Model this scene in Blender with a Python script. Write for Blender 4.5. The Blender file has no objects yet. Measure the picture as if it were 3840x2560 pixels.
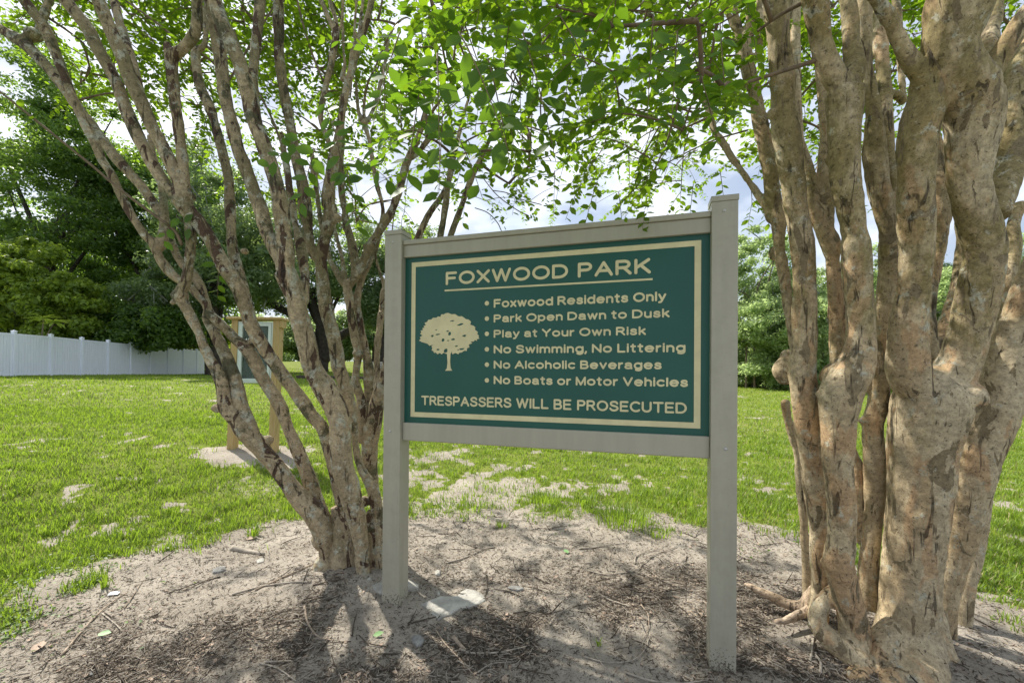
import bpy, math, random
import numpy as np
from mathutils import Vector, Matrix

rng = np.random.default_rng(7)
random.seed(7)
scene = bpy.context.scene
COL = scene.collection
R = math.radians

# ------------------------------------------------------------------ camera
CAM = np.array([0.0, 0.0, 1.45])
FPX, CX, CY, PITCH, ROLL = 1588.6, 1920.0, 1391.0, 0.0049, 0.0071
_f = np.array([0, math.cos(PITCH), math.sin(PITCH)])
_u0 = np.array([0, -math.sin(PITCH), math.cos(PITCH)])
_r0 = np.array([1.0, 0, 0])
_r = math.cos(ROLL) * _r0 + math.sin(ROLL) * _u0
_u = -math.sin(ROLL) * _r0 + math.cos(ROLL) * _u0
cam_d = bpy.data.cameras.new('camera')
cam_d.lens = FPX / 3840 * 36
cam_d.sensor_width = 36
cam_d.shift_y = (CY - 1280) / 3840
cam_d.clip_start = 0.05
cam_d.clip_end = 3000
cam = bpy.data.objects.new('camera', cam_d)
COL.objects.link(cam)
M = Matrix(((_r[0], _u[0], -_f[0], CAM[0]), (_r[1], _u[1], -_f[1], CAM[1]), (_r[2], _u[2], -_f[2], CAM[2]), (0, 0, 0, 1)))
cam.matrix_world = M
scene.camera = cam


def P(x, y, d):
    """A point seen at photo position (x, y) and d metres ahead."""
    return CAM + d * (_f + _r * (x - CX) / FPX - _u * (y - CY) / FPX)


# ------------------------------------------------------------------ world and sun
SUN_EL, SUN_AZ = R(49), math.atan2(0.62, -0.78)      # azimuth of the sun measured from +X
w = bpy.data.worlds.new('World')
scene.world = w
w.use_nodes = True
nt = w.node_tree
for n in list(nt.nodes):
    nt.nodes.remove(n)


def N(nt, typ, **kw):
    n = nt.nodes.new(typ)
    for k, v in kw.items():
        if k == 'ins':
            for kk, vv in v.items():
                n.inputs[kk].default_value = vv
        else:
            setattr(n, k, v)
    return n


def ramp(nt, pts, interp='LINEAR'):
    n = nt.nodes.new('ShaderNodeValToRGB')
    n.color_ramp.interpolation = interp
    e = n.color_ramp.elements
    while len(e) > 1:
        e.remove(e[-1])
    for i, (p, c) in enumerate(pts):
        el = e[0] if i == 0 else e.new(p)
        el.position = p
        el.color = (c, c, c, 1) if not hasattr(c, '__len__') else (*c, 1)
    return n


L = nt.links.new
sky = N(nt, 'ShaderNodeTexSky', sky_type='NISHITA', sun_disc=False, sun_elevation=SUN_EL,
        sun_rotation=math.pi / 2 - SUN_AZ, air_density=1.2, dust_density=2.0, ozone_density=1.0)
tc = N(nt, 'ShaderNodeTexCoord')
sep = N(nt, 'ShaderNodeSeparateXYZ')
L(tc.outputs['Generated'], sep.inputs[0])
zz = N(nt, 'ShaderNodeMath', operation='MAXIMUM', ins={1: 0.0})
L(sep.outputs[2], zz.inputs[0])
za = N(nt, 'ShaderNodeMath', operation='ADD', ins={1: 0.18})
L(zz.outputs[0], za.inputs[0])
dv = N(nt, 'ShaderNodeVectorMath', operation='DIVIDE')
cmb = N(nt, 'ShaderNodeCombineXYZ')
for i in range(3):
    L(za.outputs[0], cmb.inputs[i])
L(tc.outputs['Generated'], dv.inputs[0])
L(cmb.outputs[0], dv.inputs[1])
cn = N(nt, 'ShaderNodeTexNoise', ins={'Scale': 1.3, 'Detail': 8.0, 'Roughness': 0.55, 'Distortion': 0.3})
L(dv.outputs[0], cn.inputs['Vector'])
cm = ramp(nt, [(0.36, 0.35), (0.60, 1.0)])
L(cn.outputs['Fac'], cm.inputs[0])
cn2 = N(nt, 'ShaderNodeTexNoise', ins={'Scale': 3.1, 'Detail': 6.0, 'Roughness': 0.5})
L(dv.outputs[0], cn2.inputs['Vector'])
cc = ramp(nt, [(0.40, (4.1, 4.6, 5.6)), (0.62, (8.2, 8.5, 9.0))])
L(cn2.outputs['Fac'], cc.inputs[0])
mix = N(nt, 'ShaderNodeMixRGB')
L(cm.outputs[0], mix.inputs[0])
L(sky.outputs[0], mix.inputs[1])
L(cc.outputs[0], mix.inputs[2])
bg = N(nt, 'ShaderNodeBackground', ins={'Strength': 0.1})
L(mix.outputs[0], bg.inputs[0])
wo = N(nt, 'ShaderNodeOutputWorld')
L(bg.outputs[0], wo.inputs[0])

sd = bpy.data.lights.new('sun', 'SUN')
sd.energy = 4.7
sd.angle = R(0.6)
sd.color = (1.0, 0.95, 0.86)
sun = bpy.data.objects.new('sun', sd)
COL.objects.link(sun)
sdir = Vector((math.cos(SUN_AZ) * math.cos(SUN_EL), math.sin(SUN_AZ) * math.cos(SUN_EL), math.sin(SUN_EL)))
sun.rotation_euler = sdir.to_track_quat('Z', 'Y').to_euler()
sun.location = sdir * 50
scene.view_settings.view_transform = 'Standard'
scene.view_settings.look = 'None'
scene.view_settings.gamma = 1
scene.view_settings.exposure = 0.75
try:
    scene.view_settings.use_curve_mapping = False
except Exception:
    pass
scene.cycles.max_bounces = 8
scene.cycles.transmission_bounces = 4
scene.cycles.diffuse_bounces = 4


# ------------------------------------------------------------------ helpers
def tag(o, label=None, cat=None, group=None, kind=None):
    if label:
        o['label'] = label
    if cat:
        o['category'] = cat
    if group:
        o['group'] = group
    if kind:
        o['kind'] = kind
    return o


def empty(name, loc, label=None, cat=None, group=None, rz=0):
    o = bpy.data.objects.new(name, None)
    o.empty_display_size = 0.2
    o.location = loc
    o.rotation_euler = (0, 0, rz)
    COL.objects.link(o)
    return tag(o, label, cat, group)


def raw_mesh(name, V, F, smooth=False):
    """V (n,3); F an (m,k) array of one face size."""
    V = np.asarray(V, dtype=np.float32)
    F = np.asarray(F, dtype=np.int32)
    me = bpy.data.meshes.new(name)
    me.vertices.add(len(V))
    me.vertices.foreach_set('co', V.ravel())
    k = F.shape[1]
    me.loops.add(F.size)
    me.loops.foreach_set('vertex_index', F.ravel())
    me.polygons.add(len(F))
    me.polygons.foreach_set('loop_start', np.arange(0, F.size, k, dtype=np.int32))
    if smooth:
        me.polygons.foreach_set('use_smooth', np.ones(len(F), dtype=bool))
    me.update(calc_edges=True)
    return me


def mk(name, V, F, mat, parent=None, smooth=False):
    """One mesh object; V in world coordinates, parent an unrotated thing."""
    V = np.asarray(V, dtype=float)
    loc = np.array(parent.location) if parent is not None else np.zeros(3)
    if parent is None:
        loc = V.mean(0) * 0
    me = raw_mesh(name, V - loc, F, smooth)
    me.materials.append(mat)
    o = bpy.data.objects.new(name, me)
    COL.objects.link(o)
    if parent is not None:
        o.parent = parent
    return o


class Q:
    """Collects quads and triangles (triangles as quads with a repeated vertex are avoided: all faces kept as lists)."""

    def __init__(s):
        s.v = []
        s.f = []

    def add(s, v, f):
        n = len(s.v)
        s.v += [tuple(map(float, p)) for p in v]
        s.f += [tuple(i + n for i in q) for q in f]

    def box(s, o, a, b, c):
        """corner o and three edge vectors"""
        o, a, b, c = map(np.asarray, (o, a, b, c))
        if np.dot(np.cross(a, b), c) < 0:
            a, b = b, a
        v = [o, o + a, o + a + b, o + b, o + c, o + a + c, o + a + b + c, o + b + c]
        s.add(v, [(0, 3, 2, 1), (4, 5, 6, 7), (0, 1, 5, 4), (1, 2, 6, 5), (2, 3, 7, 6), (3, 0, 4, 7)])

    def obj(s, name, mat, parent=None, bevel=0, smooth=False):
        loc = Vector(parent.location) if parent is not None else Vector((0, 0, 0))
        me = bpy.data.meshes.new(name)
        me.from_pydata([Vector(p) - loc for p in s.v], [], s.f)
        if smooth:
            me.polygons.foreach_set('use_smooth', [True] * len(me.polygons))
        me.update()
        me.materials.append(mat)
        o = bpy.data.objects.new(name, me)
        COL.objects.link(o)
        if parent is not None:
            o.parent = parent
        if bevel:
            b = o.modifiers.new('bevel', 'BEVEL')
            b.width = bevel
            b.segments = 2
            b.limit_method = 'ANGLE'
        return o


def catmull(pts, n):
    """pts (k,m) -> smooth curve with n samples per span"""
    p = np.asarray(pts, float)
    if len(p) < 3:
        t = np.linspace(0, 1, n + 1)[:, None]
        return p[0] * (1 - t) + p[-1] * t
    p = np.vstack([2 * p[0] - p[1], p, 2 * p[-1] - p[-2]])
    out = []
    t = np.linspace(0, 1, n, endpoint=False)[:, None]
    for i in range(1, len(p) - 2):
        a, b, c, d = p[i - 1], p[i], p[i + 1], p[i + 2]
        out.append(0.5 * ((2 * b) + (-a + c) * t + (2 * a - 5 * b + 4 * c - d) * t ** 2 + (-a + 3 * b - 3 * c + d) * t ** 3))
    out.append(p[-2][None])
    return np.vstack(out)


def tube(path, rad, ns=8):
    """closed tube -> V, F(quads) (end caps as collapsed rings)"""
    path = np.asarray(path, float)
    rad = np.asarray(rad, float)
    n = len(path)
    tan = np.gradient(path, axis=0)
    tan /= np.linalg.norm(tan, axis=1)[:, None] + 1e-9
    ref = np.array([0.31, 0.2, 0.93]) if abs(tan[0] @ np.array([0.31, 0.2, 0.93])) < .9 else np.array([1.0, 0, 0])
    u = np.cross(tan[0], ref)
    u /= np.linalg.norm(u)
    U = []
    for i in range(n):
        u = u - tan[i] * (u @ tan[i])
        u /= np.linalg.norm(u) + 1e-9
        U.append(u)
    U = np.array(U)
    W = np.cross(tan, U)
    a = np.arange(ns) / ns * 2 * np.pi
    ring = path[:, None] + rad[:, None, None] * (np.cos(a)[None, :, None] * U[:, None] + np.sin(a)[None, :, None] * W[:, None])
    e0 = np.repeat(path[:1] - tan[:1] * rad[0] * .3, ns, 0)[None] * .97 + ring[:1] * .03
    e1 = np.repeat(path[-1:] + tan[-1:] * rad[-1] * .3, ns, 0)[None] * .97 + ring[-1:] * .03
    V = np.concatenate([e0, ring, e1]).reshape(-1, 3)
    m = n + 2
    i, j = np.meshgrid(np.arange(m - 1), np.arange(ns), indexing='ij')
    j2 = (j + 1) % ns
    F = np.stack([i * ns + j, i * ns + j2, (i + 1) * ns + j2, (i + 1) * ns + j], -1).reshape(-1, 4)
    return V, F


def join(parts):
    Vs, Fs, n = [], [], 0
    for v, f in parts:
        Vs.append(v)
        Fs.append(f + n)
        n += len(v)
    return np.vstack(Vs), np.vstack(Fs)


def _hash(ix, iy, s):
    h = (ix * 374761393 + iy * 668265263 + s * 974634777) & 0xFFFFFFFF
    h = ((h ^ (h >> 13)) * 1274126177) & 0xFFFFFFFF
    return ((h ^ (h >> 16)) & 0xFFFF) / 65535.0


def vnoise(x, y, s=0):
    x = np.asarray(x, float)
    y = np.asarray(y, float)
    ix, iy = np.floor(x).astype(np.int64), np.floor(y).astype(np.int64)
    fx, fy = x - ix, y - iy
    fx, fy = fx * fx * (3 - 2 * fx), fy * fy * (3 - 2 * fy)
    a, b = _hash(ix, iy, s), _hash(ix + 1, iy, s)
    c, d = _hash(ix, iy + 1, s), _hash(ix + 1, iy + 1, s)
    return (a * (1 - fx) + b * fx) * (1 - fy) + (c * (1 - fx) + d * fx) * fy


def fbm(x, y, s=0, o=4):
    r, a, t = 0, 1, 0
    for k in range(o):
        r = r + a * vnoise(x * 2 ** k + 17 * k, y * 2 ** k - 9 * k, s + k)
        t += a
        a *= .5
    return r / t


def sstep(a, b, x):
    t = np.clip((x - a) / (b - a), 0, 1)
    return t * t * (3 - 2 * t)


# ------------------------------------------------------------------ materials
def material(name):
    m = bpy.data.materials.new(name)
    m.use_nodes = True
    nt = m.node_tree
    for n in list(nt.nodes):
        nt.nodes.remove(n)
    out = nt.nodes.new('ShaderNodeOutputMaterial')
    return m, nt, out


def pbsdf(nt, out, color=None, rough=.7, spec=.4):
    b = nt.nodes.new('ShaderNodeBsdfPrincipled')
    b.inputs['Roughness'].default_value = rough
    b.inputs['Specular IOR Level'].default_value = spec
    if color is not None:
        b.inputs['Base Color'].default_value = (*color, 1)
    nt.links.new(b.outputs[0], out.inputs[0])
    return b


def noise(nt, vec, scale, detail=4, rough=.5, dist=0, stretch=None):
    n = N(nt, 'ShaderNodeTexNoise', ins={'Scale': scale, 'Detail': detail, 'Roughness': rough, 'Distortion': dist})
    if stretch:
        mp = N(nt, 'ShaderNodeMapping')
        mp.inputs['Scale'].default_value = stretch
        nt.links.new(vec, mp.inputs[0])
        vec = mp.outputs[0]
    nt.links.new(vec, n.inputs['Vector'])
    return n.outputs['Fac']


def mixc(nt, fac, a, b, typ='MIX'):
    m = nt.nodes.new('ShaderNodeMixRGB')
    m.blend_type = typ
    for i, x in enumerate((fac, a, b)):
        if hasattr(x, 'is_linked') or isinstance(x, bpy.types.NodeSocket):
            nt.links.new(x, m.inputs[i])
        elif i == 0:
            m.inputs[0].default_value = x
        else:
            m.inputs[i].default_value = (*x, 1)
    return m.outputs[0]


def rampo(nt, src, pts, interp='LINEAR'):
    r = ramp(nt, pts, interp)
    nt.links.new(src, r.inputs[0])
    return r.outputs[0]


def bump(nt, b, h, dist, strength=1, chain=None):
    n = nt.nodes.new('ShaderNodeBump')
    n.inputs['Distance'].default_value = dist
    n.inputs['Strength'].default_value = strength
    nt.links.new(h, n.inputs['Height'])
    if chain is not None:
        nt.links.new(chain, n.inputs['Normal'])
    if b is not None:
        nt.links.new(n.outputs[0], b.inputs['Normal'])
    return n.outputs[0]


def simple(name, c, rough=.6, var=.15, scale=8, bmp=0.0, spec=.4, stretch=None):
    m, nt, out = material(name)
    b = pbsdf(nt, out, rough=rough, spec=spec)
    tc = nt.nodes.new('ShaderNodeTexCoord').outputs['Object']
    n = noise(nt, tc, scale, 5, .6, stretch=stretch)
    lo = tuple(x * (1 - var) for x in c)
    hi = tuple(x * (1 + var) for x in c)
    col = rampo(nt, n, [(.35, lo), (.65, hi)])
    nt.links.new(col, b.inputs['Base Color'])
    if bmp:
        bump(nt, b, noise(nt, tc, scale * 6, 4, .6, stretch=stretch), bmp)
    return m


def bark_material(name, base, warm, patch, lichen, moss, patch_t=.56, moss_t=.62, lich_t=.6, seed=0.0, olive_tint=None, blotch=None):
    m, nt, out = material(name)
    b = pbsdf(nt, out, rough=.82, spec=.25)
    tc = nt.nodes.new('ShaderNodeTexCoord').outputs['Object']
    mp = N(nt, 'ShaderNodeMapping')
    mp.inputs['Location'].default_value = (seed, seed * .7, seed * 1.3)
    nt.links.new(tc, mp.inputs[0])
    v = mp.outputs[0]
    nw = noise(nt, v, 3.2, 4, .55, .5, (1, 1, .45))
    col = mixc(nt, rampo(nt, nw, [(.38, 0), (.62, 1)]), base, warm)
    n_pale = noise(nt, v, 7, 4, .5, .8, (1, 1, .5))
    col = mixc(nt, rampo(nt, n_pale, [(.53, 0), (.55, .55)]), col, tuple(min(1, x * 1.25) for x in base))
    if blotch:
        nb = noise(nt, v, 4.6, 6, .6, 1.2, (1, 1, .4))
        col = mixc(nt, rampo(nt, nb, [(.55, 0), (.575, .75)]), col, blotch)
    if olive_tint:
        sp = nt.nodes.new('ShaderNodeSeparateXYZ')
        nt.links.new(tc, sp.inputs[0])
        na = noise(nt, v, 4.0, 8, .72, .4, (1, 1, .35))
        zr = rampo(nt, sp.outputs[2], [(0, 0), (1, .20)])
        sc_ = N(nt, 'ShaderNodeMath', operation='MULTIPLY', ins={1: .40})
        mp2 = N(nt, 'ShaderNodeMapRange', ins={1: .9, 2: 2.4, 3: 0.0, 4: .18})
        nt.links.new(sp.outputs[2], mp2.inputs[0])
        aa = N(nt, 'ShaderNodeMath', operation='ADD')
        nt.links.new(na, aa.inputs[0])
        nt.links.new(mp2.outputs[0], aa.inputs[1])
        col = mixc(nt, rampo(nt, aa.outputs[0], [(.60, 0), (.72, .8)]), col, olive_tint)  # olive tint that spreads further with height
    n1 = noise(nt, v, 11.0, 5, .55, .9, (1, 1, .36))
    pm = rampo(nt, n1, [(patch_t, 0), (patch_t + .012, 1)])
    col = mixc(nt, pm, col, patch)
    n2 = noise(nt, v, 11, 8, .75, .2)
    lm = rampo(nt, n2, [(lich_t, 0), (lich_t + .03, .8)])
    col = mixc(nt, lm, col, lichen)
    n3 = noise(nt, v, 5, 8, .72, .2)
    mm = rampo(nt, n3, [(moss_t, 0), (moss_t + .05, .85)])
    col = mixc(nt, mm, col, moss)
    spk = noise(nt, v, 75, 5, .7)
    col = mixc(nt, rampo(nt, spk, [(.57, 0), (.66, .8)]), col, (0.05, 0.04, 0.03))
    fine = noise(nt, v, 34, 9, .82)
    col = mixc(nt, 1.0, col, rampo(nt, fine, [(.32, .42), (.68, 1.38)]), 'MULTIPLY')
    crack = noise(nt, v, 26, 3, .6, .6, (1, 1, .12))
    cmk = rampo(nt, crack, [(.33, .3), (.39, 1)])
    col = mixc(nt, 1.0, col, cmk, 'MULTIPLY')  # bark cracks, with crevice shade put into their colour
    nt.links.new(col, b.inputs['Base Color'])
    c1 = bump(nt, None, pm, -0.003)
    c2 = bump(nt, None, cmk, 0.005, 1, c1)
    c3 = bump(nt, None, noise(nt, v, 9, 3, .5, .3, (1, 1, .3)), 0.02, 1, c2)
    bump(nt, b, fine, 0.006, 1, c3)
    return m


def leaf_material(name, dark, light, trans, tmix=.5, rough=.45, scale=1.2):
    m, nt, out = material(name)
    g = nt.nodes.new('ShaderNodeNewGeometry')
    rnd = g.outputs['Random Per Island']
    tc = nt.nodes.new('ShaderNodeTexCoord').outputs['Object']
    n = noise(nt, tc, scale, 3, .6)
    f = N(nt, 'ShaderNodeMath', operation='ADD')
    nt.links.new(rnd, f.inputs[0])
    nt.links.new(n, f.inputs[1])
    f2 = N(nt, 'ShaderNodeMath', operation='MULTIPLY', ins={1: .5})
    nt.links.new(f.outputs[0], f2.inputs[0])
    col = rampo(nt, f2.outputs[0], [(.2, dark), (.75, light)])
    b = nt.nodes.new('ShaderNodeBsdfPrincipled')
    b.inputs['Roughness'].default_value = rough
    b.inputs['Specular IOR Level'].default_value = .35
    nt.links.new(col, b.inputs['Base Color'])
    t = nt.nodes.new('ShaderNodeBsdfTranslucent')
    tcx = mixc(nt, .5, col, trans)
    tcx = mixc(nt, rampo(nt, rnd, [(0, .25), (1, .9)]), tcx, trans)
    nt.links.new(tcx, t.inputs[0])
    mx = nt.nodes.new('ShaderNodeMixShader')
    mx.inputs[0].default_value = tmix
    nt.links.new(b.outputs[0], mx.inputs[1])
    nt.links.new(t.outputs[0], mx.inputs[2])
    nt.links.new(mx.outputs[0], out.inputs[0])
    return m


M_barkL = bark_material('bark_left', (.40, .32, .205), (.33, .26, .16), (.10, .063, .042), (.46, .46, .37), (.085, .085, .045),
                        patch_t=.575, moss_t=.565, lich_t=.545, seed=3.1, olive_tint=(.19, .165, .085))
M_barkR = bark_material('bark_right', (.46, .38, .25), (.43, .325, .19), (.24, .19, .115), (.49, .48, .38), (.05, .045, .022),
                        patch_t=.60, moss_t=.62, lich_t=.585, seed=11.7, olive_tint=(.22, .18, .070), blotch=(.47, .31, .17))
M_root = bark_material('bark_root', (.44, .34, .25), (.40, .30, .20), (.22, .16, .12), (.50, .45, .37), (.12, .10, .07),
                       patch_t=.66, moss_t=.68, lich_t=.63, seed=5.0)
M_twig = simple('twig_bark', (.15, .11, .07), .85, .35, 18)
M_leaf = leaf_material('crepe_leaf', (.03, .072, .010), (.085, .15, .018), (.33, .53, .016), .52, .5)
M_leaf_big = leaf_material('crepe_leaf_large', (.03, .08, .012), (.07, .14, .018), (.24, .44, .018), .48, .5)
M_post = None


def vinyl(name, c, grime=0.0):
    m, nt, out = material(name)
    b = pbsdf(nt, out, rough=.38, spec=.45)
    tc = nt.nodes.new('ShaderNodeTexCoord').outputs['Object']
    n = noise(nt, tc, 3, 4, .6, 0, (6, 6, .6))
    col = rampo(nt, n, [(.3, tuple(x * .93 for x in c)), (.7, tuple(x * 1.05 for x in c))])
    if grime:
        sp = nt.nodes.new('ShaderNodeSeparateXYZ')
        nt.links.new(tc, sp.inputs[0])
        hgt = rampo(nt, sp.outputs[2], [(0.02, .20), (0.16, .0)])
        g = noise(nt, tc, 95, 3, .7)
        ad = N(nt, 'ShaderNodeMath', operation='ADD')
        nt.links.new(g, ad.inputs[0])
        nt.links.new(hgt, ad.inputs[1])
        mk_ = rampo(nt, ad.outputs[0], [(.70, 0), (.74, .9)])
        col = mixc(nt, mk_, col, (.06, .045, .03))
        dl = noise(nt, tc, 14, 6, .7)
        col = mixc(nt, rampo(nt, dl, [(.45, 0), (.75, .22)]), col, (.2, .18, .13))
    nt.links.new(col, b.inputs['Base Color'])
    bump(nt, b, noise(nt, tc, 6, 2, .5), .002)
    return m


M_post = vinyl('tan_vinyl', (.365, .345, .272), 1)
M_rail = vinyl('tan_vinyl_rail', (.365, .345, .272))
M_white_vinyl = vinyl('white_vinyl', (.62, .66, .74))
M_green = simple('green_sign_face', (.013, .086, .066), .40, .05, 3, spec=.35)
M_cream = simple('cream_lettering', (.62, .56, .33), .5, .08, 12)
M_screw = simple('screw_metal', (.45, .45, .43), .35, .1, 20)
M_black = simple('panel_gap', (.02, .02, .02), .8)


# ------------------------------------------------------------------ terrain
TP = np.array([(-3, 0, 0), (3, 0, 0), (0, 2, 0), (-2.7, 3.2, 0), (3, 3.5, 0), (0, 4.5, 0), (-4, 6.2, .30), (0, 8, .12), (4, 7, .02),
               (-20.7, 17, 1.15), (-22, 24, 1.18), (-23.6, 32.4, 1.2), (-12, 12, .75), (-12, 30, 1.22), (12, 10, .05), (18, 30, .42), (30, 32, .4),
               (12, 20, .2), (5, 30, .8), (-18, 52, 2.7), (-18, 80, 3.4), (20, 60, 1.0), (0, 60, 2.0), (60, 30, .4), (60, 100, 2),
               (-60, 30, 1.6), (-60, 100, 3.4), (0, 150, 4), (0, 320, 6), (-300, 200, 5), (300, 200, 5), (0, -20, -.3), (-30, -10, .3), (30, -10, -.2)], float)


def _phi(r2):
    return np.sqrt(r2 + 9.0)


_A = _phi(((TP[:, None, :2] - TP[None, :, :2]) ** 2).sum(-1)) - np.eye(len(TP)) * 0.05
_W = np.linalg.solve(np.block([[_A, np.ones((len(TP), 1))], [np.ones((1, len(TP))), np.zeros((1, 1))]]), np.append(TP[:, 2], 0))

PITS = [(2330, 2430, .05), (2515, 2442, .045), (2560, 2430, .03), (2470, 2288, .03), (1340, 2285, .04), (1310, 2190, .06)]
MOUNDS = [(-1.15, 3.0, .42, .10), (2.05, 2.3, .60, .08)]


def ground_z(x, y, fine=True):
    x = np.asarray(x, float)
    y = np.asarray(y, float)
    z = np.full(x.shape, _W[-1])
    for (a, b, _), wgt in zip(TP, _W[:-1]):
        z = z + wgt * _phi((x - a) ** 2 + (y - b) ** 2)
    r = np.hypot(x, y - 2)
    z = z * sstep(2.8, 6, r)
    for a, b, s, h in MOUNDS:
        z = z + h * np.exp(-((x - a) ** 2 + (y - b) ** 2) / (s * s))
    far = 1 - sstep(8, 20, r)
    z = z + .05 * (fbm(x * .6, y * .6, 3) - .5) * sstep(2.5, 5, r)
    if fine:
        z = z + far * ((.040 * (fbm(x * 3.1, y * 3.1, 5, 4) - .5)) + .022 * (fbm(x * 13, y * 13, 9, 3) - .5))
    return z


def ground_hit(px, py):
    """The ground point seen at photo position."""
    d = 2.0
    D = P(px, py, 1.0) - CAM
    for _ in range(60):
        p = CAM + D * d
        gz = float(ground_z(p[0], p[1], False))
        d += (p[2] - gz) / max(.05, -D[2] + .02) * .5
        d = max(.5, min(d, 200))
    p = CAM + D * d
    return np.array([p[0], p[1], float(ground_z(p[0], p[1]))]), d


def bare(x, y):
    """1 where the soil is bare sand, 0 in full turf"""
    x = np.asarray(x, float)
    y = np.asarray(y, float)
    n = (fbm(x * 1.3, y * 1.3, 21, 4) - .5)
    n2 = (fbm(x * 4.5, y * 4.5, 31, 3) - .5)
    # main patch round both trees and the sign
    ex = np.where(x < 0, (x + 0.2) / -2.75, (x - 0.2) / 3.3)
    lim = 4.25 - .12 * np.abs(x)
    ey = np.where(y > 1.5, (y - 1.5) / (lim - 1.5), (1.5 - y) / 6)
    d = np.power(np.abs(ex) ** 3 + np.abs(ey) ** 3, 1 / 3.)
    m = sstep(1.20, .90, d + n * .7 + n2 * .35)
    # thin turf beyond it
    thin = np.exp(-(((x + .3) / 1.5) ** 2 + ((y - 5.4) / 1.6) ** 2))
    m2 = sstep(.46, .66, thin * .34 + n * .6 + .34 + n2 * .75 + (fbm(x * 11, y * 11, 41, 2) - .5) * .5)
    thin2 = np.exp(-(((x + 2.0) / 3.0) ** 2 + ((y - 7.5) / 3.2) ** 2))
    m3 = (1 - sstep(-1.5, 1.5, x)) * sstep(.60, .82, thin2 * .22 + n * 1.1 + .34 + n2 * .5)
    ki = .9 * sstep(1.25, .75, np.hypot((x + 3.75) / .75, (y - 6.05) / .40) + n2 * 1.3)
    ki2 = sstep(1.15, .85, np.hypot((x + 3.1) / .6, (y - 5.0) / .3) + n2)
    return np.clip(np.maximum.reduce([m, m2 * .72, m3 * .42, ki, ki2 * .4]), 0, 1)


ys = np.concatenate([np.linspace(-9, 1.1, 26)[:-1], np.geomspace(1.1 + 0, 420, 430)])
sN = 520
s = np.linspace(-1, 1, sN)
s = np.sign(s) * (.45 * np.abs(s) + .55 * np.abs(s) ** 2.2)
Yg, Sg = np.meshgrid(ys, s, indexing='ij')
Xg = Sg * (2.0 * np.maximum(Yg, 0) + 6 + 2 * np.maximum(-Yg, 0))
Zg = ground_z(Xg, Yg)
hits = [ground_hit(a, b)[0] for a, b, _ in PITS]
for h, (_, _, rr) in zip(hits, PITS):
    q = np.hypot(Xg - h[0], Yg - h[1]) / rr
    Zg += -.6 * rr * np.exp(-(q * 1.5) ** 2) + .10 * rr * np.exp(-((q - 1.25) / .3) ** 2)
# wind ripples left of the sign
rp = ground_hit(640, 2300)[0]
wmk = np.exp(-(((Xg - rp[0]) / .30) ** 2 + ((Yg - rp[1]) / .38) ** 2))
Zg += wmk * .007 * np.sin((Yg * 1.0 + Xg * .25 + .1 * fbm(Xg * 3, Yg * 3, 77)) * 95)
nr, nc = Xg.shape
i, j = np.meshgrid(np.arange(nr - 1), np.arange(nc - 1), indexing='ij')
F = np.stack([i * nc + j, i * nc + j + 1, (i + 1) * nc + j + 1, (i + 1) * nc + j], -1).reshape(-1, 4)

m, nt, out = material('ground_soil_and_turf')
b = pbsdf(nt, out, rough=.95, spec=.15)
tc = nt.nodes.new('ShaderNodeTexCoord').outputs['Object']
at = N(nt, 'ShaderNodeAttribute', attribute_name='bare')
lit = N(nt, 'ShaderNodeAttribute', attribute_name='litter')
sand = rampo(nt, noise(nt, tc, 2.2, 6, .6), [(.3, (.27, .235, .19)), (.7, (.44, .39, .325))])
grain = rampo(nt, noise(nt, tc, 160, 5, .7), [(.3, .72), (.7, 1.18)])
sand = mixc(nt, 1, sand, grain, 'MULTIPLY')
deb = noise(nt, tc, 38, 8, .78, .4)
addn = N(nt, 'ShaderNodeMath', operation='ADD')
nt.links.new(deb, addn.inputs[0])
lsc = N(nt, 'ShaderNodeMath', operation='MULTIPLY', ins={1: .22})
nt.links.new(lit.outputs['Fac'], lsc.inputs[0])
nt.links.new(lsc.outputs[0], addn.inputs[1])
dm = rampo(nt, addn.outputs[0], [(.60, 0), (.68, .85)])
soil = mixc(nt, dm, sand, (.12, .095, .072))
tn = noise(nt, tc, 1.1, 8, .7)
turf = rampo(nt, tn, [(.3, (.115, .15, .022)), (.55, (.17, .21, .03)), (.75, (.24, .23, .07))])
tfine = rampo(nt, noise(nt, tc, 30, 6, .75, 0, (1, .5, 1)), [(.3, .55), (.7, 1.3)])
turf = mixc(nt, 1, turf, tfine, 'MULTIPLY')
ba = N(nt, 'ShaderNodeMath', operation='ADD')
nt.links.new(at.outputs['Fac'], ba.inputs[0])
bn = N(nt, 'ShaderNodeMath', operation='MULTIPLY_ADD', ins={1: .9, 2: -.45})
nt.links.new(noise(nt, tc, 14, 5, .7), bn.inputs[0])
nt.links.new(bn.outputs[0], ba.inputs[1])
col = mixc(nt, rampo(nt, ba.outputs[0], [(.38, 0), (.58, 1)]), turf, soil)
nt.links.new(col, b.inputs['Base Color'])
c1 = bump(nt, None, noise(nt, tc, 22, 6, .7), .02)
bump(nt, b, noise(nt, tc, 120, 4, .7), .006, 1, c1)
M_ground = m

V = np.stack([Xg, Yg, Zg], -1).reshape(-1, 3)
ground = mk('ground', V, F, M_ground, smooth=True)
tag(ground, 'sandy ground with bare soil around the sign and lawn rising beyond', kind='structure')


def litter_density(x, y):
    a = np.exp(-(((x + .35) / 1.2) ** 2 + ((y - 2.35) / .55) ** 2)) * 1.1
    a = a + np.exp(-(((x - 1.35) / .75) ** 2 + ((y - 2.35) / .75) ** 2)) * 1.0
    a = a + np.exp(-(((x + 1.9) / .6) ** 2 + ((y - 1.95) / .45) ** 2)) * .7
    n = fbm(x * 2.6, y * 2.6, 51, 3)
    return np.clip(a * sstep(.30, .75, n) * 1.2 + .22, 0, 1) * bare(x, y)


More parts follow.
